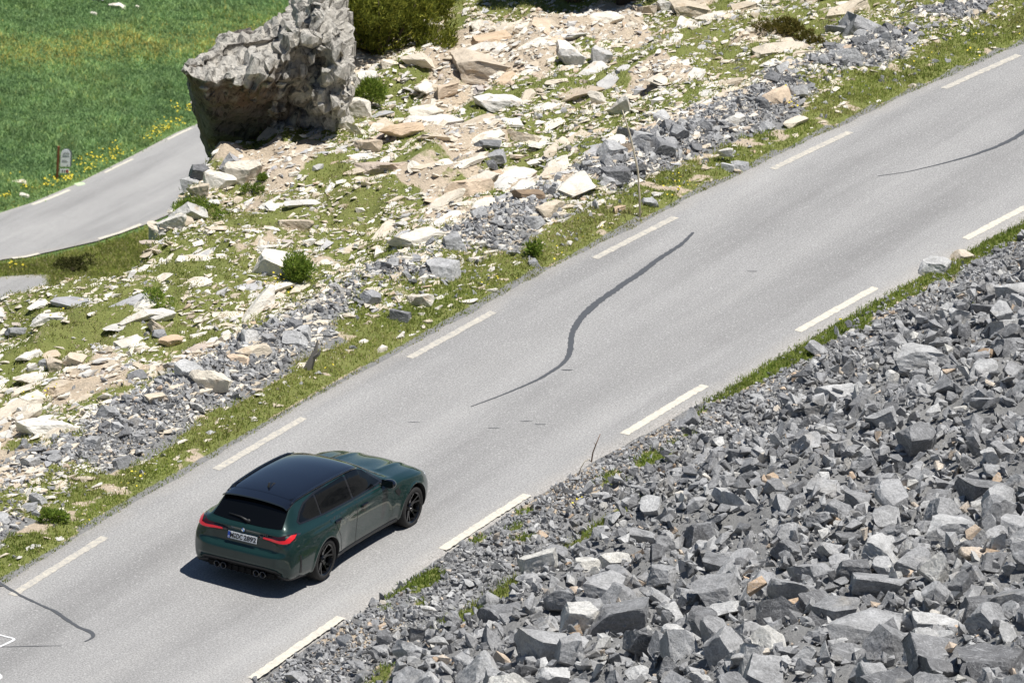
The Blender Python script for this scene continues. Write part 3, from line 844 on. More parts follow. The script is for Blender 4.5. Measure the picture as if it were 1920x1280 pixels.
# tail: diffuser, exhausts, plate, badges
dif = patch('diffuser', [(-.60, .345), (-.72, .36), (-.64, .43), (-.50, .455), (.50, .455), (.64, .43), (.72, .36), (.60, .345)], 'rear', tree, .012, CM['black'], car, thick=.02)
bm = bmesh.new()
box_bm(bm, (0, -.985, .30), (1.22, .12, .11), None, .02)
for x in (-.18, -.06, .06, .18): box_bm(bm, (x, -1.035, .295), (.012, .07, .085))
lowdif = link('diffuser_fins', bm_mesh('diffuser_fins', bm), plain('dark_diffuser_plastic', (.006, .006, .0065), .75, spec=.2), dif)
patch('bumper_lip', [(-.86, .235), (-.62, .25), (-.60, .345), (-.74, .335), (-.88, .31)], 'rear', tree, .01, CM['black'], car, thick=.015)
patch('bumper_lip', [(.86, .235), (.62, .25), (.60, .345), (.74, .335), (.88, .31)], 'rear', tree, .01, CM['black'], car, thick=.015)
for x in (-.41, -.295, .295, .41):
    bm = bmesh.new(); prof = [(-.20, .052), (.02, .056), (.03, .05), (.028, .043), (-.18, .042)]
    lathe_x(bm, prof, 24)
    bmesh.ops.create_circle(bm, cap_ends=True, segments=24, radius=.043, matrix=Matrix.Translation((-.10, 0, 0)) @ Matrix.Rotation(RAD(90), 4, 'Y'))
    for v in bm.verts: v.co = Vector((v.co.y, -v.co.x, v.co.z))
    o = link('exhaust_tip', bm_mesh('exhaust_tip', bm, True), CM['gloss'], car); o.location = (x, -1.085, .315)
pl, pn, *_ = tree.ray_cast(Vector((0, -4, .832)), Vector((0, 1, 0)))
py_ = pl.y - .016
tiltx = -RAD(9)
bm = bmesh.new(); box_bm(bm, (0, 0, 0), (.52, .012, .112), None, .003)
plate = link('number_plate', bm_mesh('number_plate', bm), CM['plate'], car)
plate.location = (0, py_, .835); plate.rotation_euler = (tiltx, 0, 0)
bm = bmesh.new(); box_bm(bm, (-.235, -.0075, 0), (.042, .004, .108))
link('blue_band', bm_mesh('blue_band', bm), CM['blue'], plate)
def text_mesh(name, s, size, mat, parent, loc, bold=.0, ext=.0012, sx=1.0, fit=None):
    cu = bpy.data.curves.new(name, 'FONT'); cu.body = s; cu.size = size; cu.extrude = ext; cu.align_x = 'CENTER'; cu.align_y = 'CENTER'; cu.offset = bold
    t = bpy.data.objects.new('t', cu); COL.objects.link(t)
    me = bpy.data.meshes.new_from_object(t.evaluated_get(bpy.context.evaluated_depsgraph_get())); bpy.data.objects.remove(t)
    o = link(name, me, mat, parent); o.rotation_euler = (RAD(90), 0, 0); o.location = loc; o.scale = (sx, 1, 1)
    if fit:
        vx = [v.co.x for v in me.vertices]; vy = [v.co.y for v in me.vertices]
        a_, b_ = fit[0] / (max(vx) - min(vx)), fit[1] / (max(vy) - min(vy)); o.scale = (a_, b_, 1)
        o.location = (loc[0] - a_ * (max(vx) + min(vx)) / 2, loc[1], loc[2] - b_ * (max(vy) + min(vy)) / 2)
    return o
text_mesh('plate_lettering', 'M', .122, CM['ink'], plate, (-.184, -.0085, 0), .003, .001, .8, (.064, .08))
text_mesh('plate_lettering', 'DC', .122, CM['ink'], plate, (-.048, -.0085, 0), .003, .001, .75, (.112, .08))
text_mesh('plate_lettering', '2892', .122, CM['ink'], plate, (.138, -.0085, 0), .003, .001, .78, (.222, .08))
text_mesh('plate_lettering', 'D', .04, CM['plate'], plate, (-.235, -.0105, -.033), .001, .001)
bm = bmesh.new()
for dz, r in ((.026, .014), (-.022, .018)):
    bmesh.ops.create_cone(bm, cap_ends=True, segments=18, radius1=r, radius2=r, depth=.003, matrix=Matrix.Translation((-.128, -.0085, dz)) @ Matrix.Rotation(RAD(90), 4, 'X'))
link('plate_seals', bm_mesh('plate_seals', bm), CM['disc'], plate)
bl, bn, *_ = tree.ray_cast(Vector((0, -4, .955)), Vector((0, 1, 0)))
bm = bmesh.new(); bmesh.ops.create_cone(bm, cap_ends=True, segments=28, radius1=.041, radius2=.038, depth=.012, matrix=Matrix.Rotation(RAD(90), 4, 'X'))
badge = link('badge', bm_mesh('badge', bm), CM['gloss'], car); badge.location = bl + Vector((0, -.006, .0)); badge.rotation_euler = (RAD(-12), 0, 0)
for nm_, q0, mt in (('badge_quarter', 0, 'badgewhite'), ('badge_quarter', 1, 'badgeblue'), ('badge_quarter', 2, 'badgewhite'), ('badge_quarter', 3, 'badgeblue')):
    bm = bmesh.new(); c = bm.verts.new((0, -.0065, 0))
    ring = [bm.verts.new((.029 * math.cos(RAD(90 * q0 + a)), -.0065, .029 * math.sin(RAD(90 * q0 + a)))) for a in range(0, 91, 15)]
    for a, b in zip(ring[:-1], ring[1:]): bm.faces.new((c, a, b))
    link(nm_, bm_mesh(nm_, bm), CM[mt], badge)
ml, *_ = tree.ray_cast(Vector((.44, -4, .945)), Vector((0, 1, 0)))
text_mesh('model_lettering', 'M3', .06, CM['chrome'], car, (.40, ml.y - .012, .95), .002, .003, 1.15)
# wheels
def make_wheel():
    bm = bmesh.new()
    lathe_x(bm, [(-.13, .235), (-.135, .30), (-.115, .332), (-.06, .339), (0, .340), (.06, .339), (.115, .332), (.136, .30), (.128, .252), (.105, .240)], 64)
    tyre = bm_mesh('wheel', bm, True)
    bm = bmesh.new()
    lathe_x(bm, [(-.12, .235), (-.10, .222), (.06, .218), (.112, .232), (.124, .246), (.128, .252), (.118, .240)], 56)
    lathe_x(bm, [(.02, .001), (.085, .030), (.088, .045), (.07, .062), (.03, .066)], 24)
    for k in range(10):
        a = (k // 2) * 2 * math.pi / 5 + (-.19 if k % 2 else .19) + .3
        ca, sa = math.cos(a), math.sin(a)
        b2 = a + (.13 if k % 2 else -.13) * .0
        prof = [(.05, .060, .024), (.12, .072, .017), (.19, .095, .014), (.237, .113, .017)]
        a0 = (k // 2) * 2 * math.pi / 5 + .3
        rows = []
        for r, xx, w in prof:
            t = (r - .05) / .187; an = a0 + (a - a0) * (.35 + .65 * t) * (1.25 if t > .5 else 1.1)
            c = Vector((xx, r * math.cos(an), r * math.sin(an))); tg = Vector((0, -math.sin(an), math.cos(an)))
            rows.append([bm.verts.new(c + tg * w), bm.verts.new(c - tg * w), bm.verts.new(c - tg * w * .8 - Vector((.035, 0, 0))), bm.verts.new(c + tg * w * .8 - Vector((.035, 0, 0)))])
        for p, q in zip(rows[:-1], rows[1:]):
            for j in range(4): bm.faces.new((p[j], p[(j + 1) % 4], q[(j + 1) % 4], q[j]))
    rim = bm_mesh('rim', bm)
    bm = bmesh.new()
    lathe_x(bm, [(.03, .05), (.03, .19), (.0, .19), (0, .05)], 40)
    disc = bm_mesh('brake_disc', bm)
    bm = bmesh.new()
    lathe_x(bm, [(-.06, .0005), (-.06, .222)], 40)
    back = bm_mesh('wheel_back', bm)
    return tyre, rim, disc, back
W_me = make_wheel()
for y in (0, 2.857):
    for s in (1, -1):
        w = link('wheel', W_me[0], CM['tyre'], car); w.location = (s * .795, y, .338)
        w.rotation_euler = (.5 * y, 0, 0 if s > 0 else math.pi)
        link('rim', W_me[1], CM['rim'], w); link('brake_disc', W_me[2], CM['disc'], w); link('wheel_back', W_me[3], CM['matte'], w)

# ------------------------------------------------------------------ single rocks
def rock_mesh(name, V, mat):
    me = np_mesh(name, V, ICO3F); me.materials.append(mat); return me
SH_BLOCK = [rock_mesh('boulder', cut_rock(6, (1, .80, .68), .05, 500 + i), M['scree']) for i in range(14)]
SH_FLAT = [rock_mesh('boulder', cut_rock(6, (1, .70, .38), .05, 540 + i), M['scree']) for i in range(10)]
SH_POINT = [rock_mesh('boulder', cut_rock(7, (1, .58, .55), .05, 570 + i, .4, .8), M['scree']) for i in range(8)]
SL_FLAT = [rock_mesh('limestone_slab', cut_rock(6, (1, .50, .2), .05, 600 + i), M['slab']) for i in range(14)]
SL_BLOCK = [rock_mesh('limestone_block', cut_rock(7, (1, .70, .5), .06, 640 + i), M['slab']) for i in range(10)]
SLAB_YAW = math.atan2(1, .19)

def place(me, name, p, r, rot, tint, mat=None, scale=None):
    o = bpy.data.objects.new(name, me); COL.objects.link(o)
    o.location = p; o.rotation_euler = rot
    o.scale = (r, r, r) if scale is None else scale
    o.color = (tint, 0, 0, 1)
    if mat is not None:
        o.material_slots[0].link = 'OBJECT'; o.material_slots[0].material = mat
    return o

taken = []     # (x, y, radius) of the hand-placed rocks
def landmark(px, py, w, h, kind, label, cat='rock', shape='flat', tint=.5, mat=None, yaw=None, tilt=(0, 0), seed=None, name=None):
    P, t = hit(px, py + h * .25)
    s = CAM_F / t
    k = seed if seed is not None else int(rng.integers(0, 99))
    lib = {'flat': SL_FLAT, 'block': SL_BLOCK, 'gblock': SH_BLOCK, 'gflat': SH_FLAT, 'gpoint': SH_POINT}[shape]
    me = lib[k % len(lib)]
    L = .5 * w / s / .86
    zz = np.array([v.co[2] for v in me.vertices]); zr_ = (zz.max() - zz.min()) / 2
    if yaw is None: yaw = SLAB_YAW if shape == 'flat' else math.atan2(CAM_R[0][1], CAM_R[0][0])
    H = max(.5 * (h / s) / .95 / zr_ * .85, L * .35)
    o = place(me, name or kind, (P[0], P[1], P[2] + H * zr_ * .25), 1, (tilt[0], tilt[1], yaw), tint, mat, (L, L * .95, H))
    tag(o, label, cat)
    taken.append((P[0], P[1], L))
    return o
SLB, BLK = 'limestone_rock', 'limestone_rock'
landmark(788, 442, 128, 42, SLB, 'broad flat cream slab jutting over its own shadow above the grey rubble', tint=.42, tilt=(.10, .06), seed=0)
landmark(886, 345, 122, 58, SLB, 'long pinkish pointed slab with a dark overhanging near end', mat=M['tan'], tint=.8, tilt=(.12, -.1), seed=1)
landmark(990, 362, 56, 30, 'boulder', 'rounded brown boulder lying in grass right of the pinkish slab', shape='gblock', mat=M['brown'], seed=2)
landmark(757, 240, 88, 36, SLB, 'tan ledge stone with a shaded front below the small green juniper', mat=M['tan'], tint=.3, seed=3)
landmark(690, 268, 52, 44, BLK, 'squat tan block on the slope left of the tan ledge stone', shape='block', mat=M['tan'], tint=.6, seed=4)
landmark(934, 192, 92, 48, BLK, 'big cream block with a black hollow under its left side', shape='block', tint=.3, seed=5)
landmark(905, 118, 110, 56, BLK, 'wide tan outcropping block high on the slope below the shaded grass', shape='block', mat=M['tan'], tint=.9, seed=6)
landmark(835, 165, 70, 36, SLB, 'tan slab beside the big hollow block, on its left', mat=M['tan'], tint=.5, seed=7)
landmark(800, 205, 84, 34, SLB, 'cream slab between the tan ledge stone and the hollow block', tint=.2, seed=8)
landmark(1075, 108, 54, 56, BLK, 'jagged grey-streaked block high on the slope', shape='block', tint=.88, seed=9)
landmark(1125, 105, 40, 48, BLK, 'jagged cream block right beside the grey-streaked one', shape='block', tint=.55, seed=1)
landmark(1165, 196, 48, 76, BLK, 'tall upright cream block with a brown shaded left face', shape='block', tint=.6, seed=2, tilt=(.2, -.3))
landmark(1118, 180, 34, 54, BLK, 'narrow upright stone left of the tall cream block', shape='block', tint=.35, seed=3, tilt=(.2, -.3))
landmark(1212, 16, 36, 44, BLK, 'white pointed block at the top edge right of the shaded grass', shape='block', tint=.7, seed=4)
landmark(1246, 10, 30, 40, BLK, 'white upright block at the top edge, middle of three', shape='block', tint=.75, seed=5)
landmark(1296, 14, 74, 36, BLK, 'long white block at the top edge, rightmost of three', shape='block', tint=.74, seed=6)
landmark(1390, 14, 86, 26, SLB, 'pale slab at the top edge above the ochre heath', tint=.7, seed=7)
landmark(1140, 30, 90, 30, SLB, 'long white slab half in the grass near the dark conifer', tint=.74, seed=8)
landmark(812, 48, 52, 44, BLK, 'white block right of the large pine shrub', shape='block', tint=.72, seed=9)
landmark(785, 108, 62, 38, BLK, 'pale grey-cream block below the large pine shrub', shape='block', tint=.5, seed=0)
landmark(728, 120, 34, 22, BLK, 'small white block in grass just below the large pine shrub', shape='block', tint=.74, seed=1)
landmark(1078, 345, 104, 40, SLB, 'long pale slab tilted up the slope left of the tall dry stick', tint=.7, seed=9, tilt=(.1, -.2))
landmark(1032, 388, 84, 34, SLB, 'split pale slab just above the verge grass', tint=.6, seed=10)
landmark(512, 492, 80, 84, BLK, 'large pale boulder with a dark left edge beside the yellow-green bush', shape='block', tint=.62, seed=7)
landmark(552, 418, 62, 44, BLK, 'cluster block of cream stone above the large pale boulder', shape='block', tint=.4, seed=8)
landmark(400, 712, 82, 66, BLK, 'large cream boulder at the foot of the slope above the gravel', shape='block', tint=.42, seed=9)
landmark(292, 742, 56, 26, SLB, 'smooth white slab left of the large cream boulder', tint=.74, seed=11)
landmark(438, 302, 46, 64, BLK, 'pointed pale stone standing at the foot of the crag', shape='block', tint=.6, seed=0, tilt=(0, -.5))
landmark(408, 338, 62, 48, BLK, 'pale squat block below the crag above the dark green shrub', shape='block', tint=.5, seed=1)
landmark(375, 352, 46, 44, BLK, 'pale cracked block at the edge of the drop to the lower road', shape='block', tint=.55, seed=2)
landmark(372, 322, 44, 46, 'boulder', 'black-shadowed broken rock at the lower left foot of the crag', shape='gblock', tint=.05, seed=3)
landmark(356, 342, 34, 30, 'boulder', 'small dark broken rock overlooking the lower road', shape='gblock', tint=.1, seed=6)
landmark(455, 322, 70, 66, BLK, 'pale upright block under the right half of the crag', shape='block', tint=0.62, tilt=(.15, -.35))
landmark(352, 392, 64, 52, BLK, 'pale wedge block on the rim above the creeping shrub', shape='block', tint=0.55, tilt=(.15, -.35))
landmark(322, 414, 56, 46, BLK, 'cream block on the rim left of the creeping shrub', shape='block', tint=0.50, tilt=(.15, -.35))
landmark(665, 200, 56, 70, BLK, 'pale upright pinnacle between the crag and the juniper', shape='block', tint=0.70, tilt=(.15, -.35))
landmark(640, 168, 50, 80, BLK, 'white split pinnacle at the right end of the crag', shape='block', tint=0.75, tilt=(.15, -.35))
landmark(690, 150, 44, 70, BLK, 'pale pinnacle below the large pine shrub', shape='block', tint=0.65, tilt=(.15, -.35))
landmark(296, 428, 56, 54, BLK, 'round-topped block with a black left face on the edge of the drop', shape='block', tint=.6, seed=3)
landmark(563, 623, 40, 34, 'boulder', 'dark grey angular stone on the slope left of the dead stump', shape='gblock', tint=.15, seed=4)
landmark(298, 624, 32, 22, 'boulder', 'small dark grey block resting on a cream slab', shape='gblock', tint=.12, seed=5)
landmark(248, 645, 84, 28, SLB, 'long cream slab under the small dark grey block', tint=.45, seed=12)
landmark(318, 637, 56, 22, SLB, 'cream slab to the right of the small dark grey block', tint=.4, seed=13)
landmark(28, 620, 40, 28, 'boulder', 'grey-brown rounded stone in grass at the left edge', shape='gflat', tint=.92, seed=6)
landmark(786, 558, 52, 50, BLK, 'speckled tan boulder sitting in the grey rubble', shape='block', tint=.35, seed=4)
landmark(752, 590, 40, 36, 'boulder', 'grey block left of the speckled tan boulder', shape='gblock', tint=.5, seed=7)
landmark(832, 500, 60, 50, 'boulder', 'grey layered boulder at the top of the grey rubble', shape='gblock', tint=.5, seed=8)
landmark(850, 452, 50, 40, 'boulder', 'dark grey boulder behind the layered one', shape='gblock', tint=.1, seed=9)
landmark(470, 655, 80, 30, SLB, 'long cream slab above the large cream boulder', tint=.5, seed=0)
landmark(445, 672, 40, 30, BLK, 'brownish broken block above the large cream boulder', shape='block', mat=M['tan'], tint=.1, seed=5)
landmark(108, 682, 42, 36, BLK, 'broken tan block low on the left of the slope', shape='block', mat=M['tan'], tint=.2, seed=6)
landmark(140, 672, 46, 32, BLK, 'cream block touching the broken tan one', shape='block', tint=.5, seed=7)
landmark(82, 682, 24, 22, 'boulder', 'small dark stone left of the broken tan block', shape='gblock', tint=.1, seed=10)
landmark(112, 722, 72, 26, SLB, 'thin tilted slab with a dark underside low on the left', tint=.6, seed=1, tilt=(.3, -.2))
landmark(60, 748, 76, 30, SLB, 'long pale slab at the left edge above the gravel', tint=.5, seed=2)
landmark(62, 706, 70, 26, SLB, 'flat cream slab at the left edge below the grassy bank', tint=.35, seed=3)
landmark(1612, 46, 96, 74, 'boulder', 'large light grey boulder on the berm at the upper right', shape='gblock', tint=.75, seed=11)
landmark(1568, 52, 50, 36, 'boulder', 'grey stone half hidden left of the large light grey boulder', shape='gblock', tint=.5, seed=12)
landmark(1456, 176, 84, 42, SLB, 'tan slab lying in the grey rubble near the upper road', mat=M['tan'], tint=.9, seed=4)
landmark(1376, 222, 52, 26, SLB, 'cream slab on the verge below the tan rubble slab', tint=.4, seed=5)
landmark(1490, 228, 60, 24, SLB, 'low white slab on bare gravel of the upper verge', tint=.72, seed=6)
landmark(1212, 258, 52, 44, 'boulder', 'mid grey boulder behind the tall dry stick, on its right', shape='gblock', tint=.5, seed=13)
landmark(1176, 246, 36, 40, 'boulder', 'dark grey boulder touching the mid grey one', shape='gblock', tint=.2, seed=0)
landmark(1148, 282, 56, 36, 'boulder', 'grey overhanging boulder left of the tall dry stick', shape='gflat', tint=.4, seed=1)
landmark(1148, 322, 60, 48, 'boulder', 'broad grey boulder low behind the tall dry stick', shape='gblock', tint=.55, seed=2)
landmark(1170, 276, 26, 46, BLK, 'small orange-cream stone wedged between grey boulders', shape='block', mat=M['tan'], tint=.95, seed=8)
landmark(1216, 378, 34, 20, 'boulder', 'small grey stone in verge grass right of the tall dry stick', shape='gblock', tint=.55, seed=3)
landmark(1160, 390, 40, 16, SLB, 'low tan stone in verge grass left of the tall dry stick', mat=M['tan'], tint=.6, seed=7)
landmark(930, 291, 36, 26, 'boulder', 'dark grey stone above the pinkish pointed slab', shape='gblock', tint=.1, seed=4)
landmark(918, 306, 30, 20, 'boulder', 'black-sided grey stone just above the pinkish slab', shape='gblock', tint=.05, seed=5)
landmark(915, 268, 46, 22, 'boulder', 'flat blue-grey stone in the middle of the slope', shape='gflat', tint=.4, seed=6)
landmark(1366, 312, 26, 22, 'boulder', 'dark grey base stone of the small roadside cairn', shape='gblock', tint=.25, seed=7)
landmark(1388, 309, 32, 22, 'boulder', 'light grey base stone of the small roadside cairn', shape='gblock', tint=.6, seed=8)
landmark(1384, 321, 16, 14, BLK, 'small pinkish stone leaning at the foot of the cairn', shape='block', mat=M['tan'], tint=.3, seed=9)
cap = landmark(1360, 297, 34, 24, BLK, 'white cap stone on top of the small roadside cairn', shape='block', tint=.72, seed=2)
cap.location.z += .16
landmark(1000, 492, 26, 16, 'boulder', 'dark stone under the leafy green plant on the verge', shape='gblock', tint=.05, seed=9)
landmark(1846, 664, 34, 24, 'boulder', 'rust orange stone lying alone on the grey scree', shape='gblock', mat=M['brown'], tint=.5, seed=10)
landmark(1690, 914, 36, 22, 'boulder', 'tan stone on the scree above the large bottom boulders', shape='gblock', mat=M['tan'], tint=.5, seed=11)
landmark(1648, 1086, 128, 74, 'boulder', 'wide light grey veined boulder low on the scree', shape='gblock', tint=.72, seed=12)
landmark(1800, 990, 118, 82, 'boulder', 'large dark grey boulder with a rough face on the right', shape='gblock', tint=.18, seed=13)
landmark(1490, 1100, 92, 80, 'boulder', 'blunt grey boulder left of the wide veined one', shape='gblock', tint=.4, seed=0)
landmark(1035, 1200, 130, 84, 'boulder', 'big wedge-shaped grey boulder with a black left side near the bottom', shape='gpoint', tint=.5, seed=1)
landmark(1160, 1150, 136, 76, 'boulder', 'big pale grey tilted slab boulder near the bottom', shape='gflat', tint=.78, seed=2, tilt=(.1, -.35))
landmark(1085, 1150, 80, 70, 'boulder', 'dark rough boulder shadowed by the pale tilted slab', shape='gblock', tint=.1, seed=3)
landmark(945, 1150, 90, 62, 'boulder', 'long grey boulder above the wedge-shaped one', shape='gflat', tint=.5, seed=4)
landmark(1840, 1140, 96, 90, 'boulder', 'tall grey boulder at the lower right with a dark cleft', shape='gblock', tint=.4, seed=5)
landmark(1620, 1180, 130, 74, 'boulder', 'grey boulder with a tan lower face near the bottom', shape='gblock', tint=.55, seed=6)
landmark(1745, 1165, 100, 60, 'boulder', 'flat-topped grey boulder with tan patches near the bottom', shape='gflat', tint=.6, seed=7)
landmark(1860, 1240, 120, 100, 'boulder', 'massive dark boulder in the bottom right corner', shape='gblock', tint=.3, seed=8)
landmark(1840, 910, 90, 60, 'boulder', 'grey triangular boulder at the right edge under a white flake', shape='gpoint', tint=.4, seed=9)
landmark(1870, 878, 50, 26, 'boulder', 'white flake of rock at the right edge', shape='gflat', tint=.985, seed=0)
landmark(1750, 500, 56, 44, 'boulder', 'grey angular boulder at the roadside end of the grass strip', shape='gblock', tint=.3, seed=10)
landmark(1806, 480, 44, 20, 'boulder', 'cream rounded stone at the top of the scree beside the road', shape='gflat', mat=M['tan'], tint=.9, seed=11)
landmark(1845, 575, 66, 50, 'boulder', 'pale grey boulder over a deep black gap at the right', shape='gblock', tint=.7, seed=12)
landmark(1800, 590, 40, 50, 'boulder', 'upright grey stone left of the deep black gap', shape='gpoint', tint=.5, seed=2)
landmark(1895, 545, 60, 46, 'boulder', 'smooth blue-grey boulder at the right edge above the gap', shape='gflat', tint=.5, seed=3)
landmark(1740, 665, 110, 60, 'boulder', 'broad smooth grey boulder in the middle of the scree', shape='gblock', tint=.62, seed=13)
landmark(1575, 735, 84, 44, 'boulder', 'smooth pale grey boulder left of the broad one', shape='gflat', tint=.72, seed=4)
landmark(780, 1190, 60, 44, 'boulder', 'layered grey stone at the edge of the bottom grass patch', shape='gflat', tint=.55, seed=5)

SIZE_W = [(.19, 'small'), (.27, 'medium'), (.36, 'large'), (9, 'very large')]
def size_word(r): return next(w for k, w in SIZE_W if r < k)
def tone_grey(t): return 'dark grey' if t < .22 else 'mid grey' if t < .6 else 'light grey' if t < .92 else 'tan'
ORD = ['nearest', 'second', 'third', 'fourth', 'fifth', 'sixth', 'seventh', 'eighth', 'ninth', 'tenth', 'eleventh', 'twelfth', 'thirteenth', 'fourteenth', 'fifteenth']
def spread_labels(items, tail):
    """items: (object, base label, order key); equal labels get their rank from the road"""
    by = {}
    for it in items: by.setdefault(it[1], []).append(it)
    for base, L in by.items():
        L.sort(key=lambda q: q[2])
        for i, (o, b, k) in enumerate(L):
            if len(L) == 1: o['label'] = b
            else: o['label'] = b + (', nearest ' if i == 0 else ', %s from ' % ORD[min(i, 14)]) + tail

class Grid:
    """spatial hash for spacing"""
    def __init__(s, cell=.5): s.c = cell; s.d = {}
    def add(s, x, y, r): s.d.setdefault((int(x // s.c), int(y // s.c)), []).append((x, y, r))
    def ok(s, x, y, r, f):
        i, j = int(x // s.c), int(y // s.c); k = int(1.2 / s.c) + 1
        for a in range(i - k, i + k + 1):
            for b in range(j - k, j + k + 1):
                for (u, v, q) in s.d.get((a, b), ()):
                    if (u - x) ** 2 + (v - y) ** 2 < (f * (r + q)) ** 2: return False
        return True

# grey boulders of the scree
def scree_zone(px, py, w, y):
    if px < 860: return 'below the car'
    if w < 1.9 and px < 1150: return 'by the edge line'
    if w < 1.9: return 'along the grass strip'
    if px > 1600 and py < 640: return 'atop the scree'
    if px > 1500 and py < 830: return 'round the broad smooth boulder'
    if px > 1500 and py < 1010: return 'near the tan scree stone'
    if px > 1500: return 'among the big bottom boulders'
    if py < 1000: return 'right of the dry twig'
    if px > 1150: return 'below the pale tilted slab'
    return 'around the wedge-shaped boulder'
G1 = Grid()
for x, y, r in taken: G1.add(x, y, r)
N = 60000
cy = rng.uniform(-24, 30, N); cw = rng.uniform(.3, 17, N); cx = edge_r(cy) + cw
cz = ground_z(cx, cy); qx, qy = to_px(np.stack([cx, cy, cz], -1))
field = .07 + .035 * sst(.9, 2.6, cw) + .06 * sst(750, 1250, qy) * sst(2.0, 4, cw) + .015 * sst(1500, 1900, qx) * sst(2, 4, cw)
rr = field * np.exp(rng.normal(0, .42, N)); rr = np.clip(rr, .08, .40)
ok = (qx > -40) & (qx < 1960) & (qy > -20) & (qy < 1330) & (rr > .12)
idx = np.where(ok)[0]; idx = idx[rng.random(len(idx)) < .035 + .5 * (rr[idx] > .20)]; idx = idx[np.argsort(-rr[idx] + rng.random(len(idx)) * .22)]
items = []; n_b = 0
for i in idx:
    r = rr[i]
    if not G1.ok(cx[i], cy[i], r, .8): continue
    G1.add(cx[i], cy[i], r)
    k = rng.random(); lib, word = (SH_BLOCK, 'blocky') if k < .5 else (SH_FLAT, 'flat') if k < .78 else (SH_POINT, 'pointed')
    me = lib[int(rng.integers(0, len(lib)))]
    t = float(rng.random())
    o = place(me, 'boulder', (cx[i], cy[i], cz[i] + r * .32), r, (rng.normal(0, .45), rng.normal(0, .45), rng.uniform(0, 6.28)), t, None, (r, r * rng.uniform(.8, 1.15), r * rng.uniform(.85, 1.25)))
    tag(o, None, 'rock', 'loose grey rocks of the roadside scree')
    items.append((o, '%s %s %s rock %s' % (size_word(r), tone_grey(t), word, scree_zone(qx[i], qy[i], cw[i], cy[i])), cw[i]))
    n_b += 1
    if n_b >= 265: break
spread_labels(items, 'the road')
print('boulders', n_b)

def region_pts(n, y0, y1, fn):
    y = rng.uniform(y0, y1, n); x = fn(y); z = ground_z(x, y)
    px, py = to_px(np.stack([x, y, z], -1))
    m = (px > -420) & (px < 2420) & (py > -330) & (py < 1650)
    return x[m], y[m], z[m], px[m], py[m]
def edge_w(P): return P[:, 0] - edge_r(P[:, 1])
# rubble filling the scree
def scree_fill(n, rlo, rhi, sink, near=False):
    wmax = 21
    x, y, z, px, py = region_pts(int(n * 1.35), -32, 40, lambda y: edge_r(y) + (rng.uniform(.0, wmax, len(y)) if not near else np.abs(rng.normal(0, 1.0, len(y))) + .02))
    w = x - edge_r(y); g, *_ = zone_masks(x, y)
    keep = rng.random(len(x)) > np.clip(g * 1.25, 0, .93)
    keep &= ~((w < .25) & (rng.random(len(x)) < .5))
    x, y, z, w = x[keep], y[keep], z[keep], w[keep]
    r = np.exp(rng.uniform(math.log(rlo), math.log(rhi), len(x))) * (.75 + .25 * sst(.3, 2.2, w))
    P = np.stack([x, y, z + r * sink], -1)
    S = r[:, None] * rng.uniform(.75, 1.25, (len(x), 3))
    return P, S
A1 = scree_fill(26000, .05, .15, .45); A2 = scree_fill(80000, .016, .05, .45); A3 = scree_fill(34000, .02, .085, .4, True)
A0 = scree_fill(9000, .09, .17, .55); k0 = edge_w(A0[0]) > .35 + .7 * rng.random(len(A0[0])); A0 = (A0[0][k0] + np.c_[np.zeros((k0.sum(), 2)), rng.uniform(-.05, .13, k0.sum())], A0[1][k0])
P = np.concatenate([A0[0], A1[0], A2[0], A3[0]]); S = np.concatenate([A0[1], A1[1], A2[1], A3[1]])
ru = rubble('scree_rubble', P, S, rand_rot(len(P)), HULL, M['scree'])
tag(ru, 'loose grey broken stone filling the bank between the boulders', 'rubble', kind='stuff'); ru.color = (0, 0, 0, 1)

# pale slabs on the hillside
def hill_zone(px, py):
    if py > 640 and px < 330: return 'low on the left slope'
    if py > 600: return 'near the foot of the slope'
    if px < 330: return 'above the lower road'
    if px < 640 and py > 440: return 'around the large pale boulder'
    if px < 680: return 'on the slope below the crag'
    if px < 900 and py > 300: return 'left of the pinkish pointed slab'
    if px < 900: return 'around the tan ledge stone'
    if px < 1120 and py > 230: return 'right of the pinkish pointed slab'
    if px < 1120: return 'around the hollow cream block'
    if px < 1330: return 'near the tall upright cream block'
    return 'by the ochre heath'
def tone_slab(t): return 'brown-cream' if t < .1 else 'warm cream' if t < .35 else 'cream' if t < .62 else 'white' if t < .82 else 'pale grey' if t < .95 else 'grey'
def hill_dens(px, py):
    d = .80 + .7 * np.exp(-(((px - 950) / 380) ** 2 + ((py - 200) / 170) ** 2)) + .25 * sst(560, 700, py) - .38 * np.exp(-(((px - 330) / 300) ** 2 + ((py - 520) / 90) ** 2)) - .5 * np.exp(-(((px - 1330) / 130) ** 2 + ((py - 90) / 80) ** 2)) - .35 * np.exp(-(((px - 640) / 200) ** 2 + ((py - 300) / 60) ** 2)) - .6 * sst(40, 0, py) * sst(840, 900, px) * sst(1200, 1150, px)
    d = d - .35 * sst(1450, 1560, px)
    return np.clip(d, .06, 1.2)
G2 = Grid()
for x, y, r in taken: G2.add(x, y, r)
x, y, z, px, py = region_pts(60000, -12, 46, lambda y: edge_l(y) - rng.uniform(2.2, 16, len(y)))
cd_ = crest_dist(x, y)
m = (cd_ < .25) & (px < 1930) & (px > -40) & (py < 1200)
m &= ~((px > 600) & (px < 880) & (py < 90))
x, y, z, px, py = x[m], y[m], z[m], px[m], py[m]
r = np.clip(.115 * np.exp(rng.normal(0, .46, len(x))), .08, .45)
cl = fbm(x * .7, y * .5, 81, 3)
m = rng.random(len(x)) < hill_dens(px, py) * sst(.3, .6, cl)
m &= r > .12
idx = np.where(m)[0]; idx = idx[np.argsort(-r[idx] + rng.random(len(idx)) * .13)]
items = []; n_s = 0
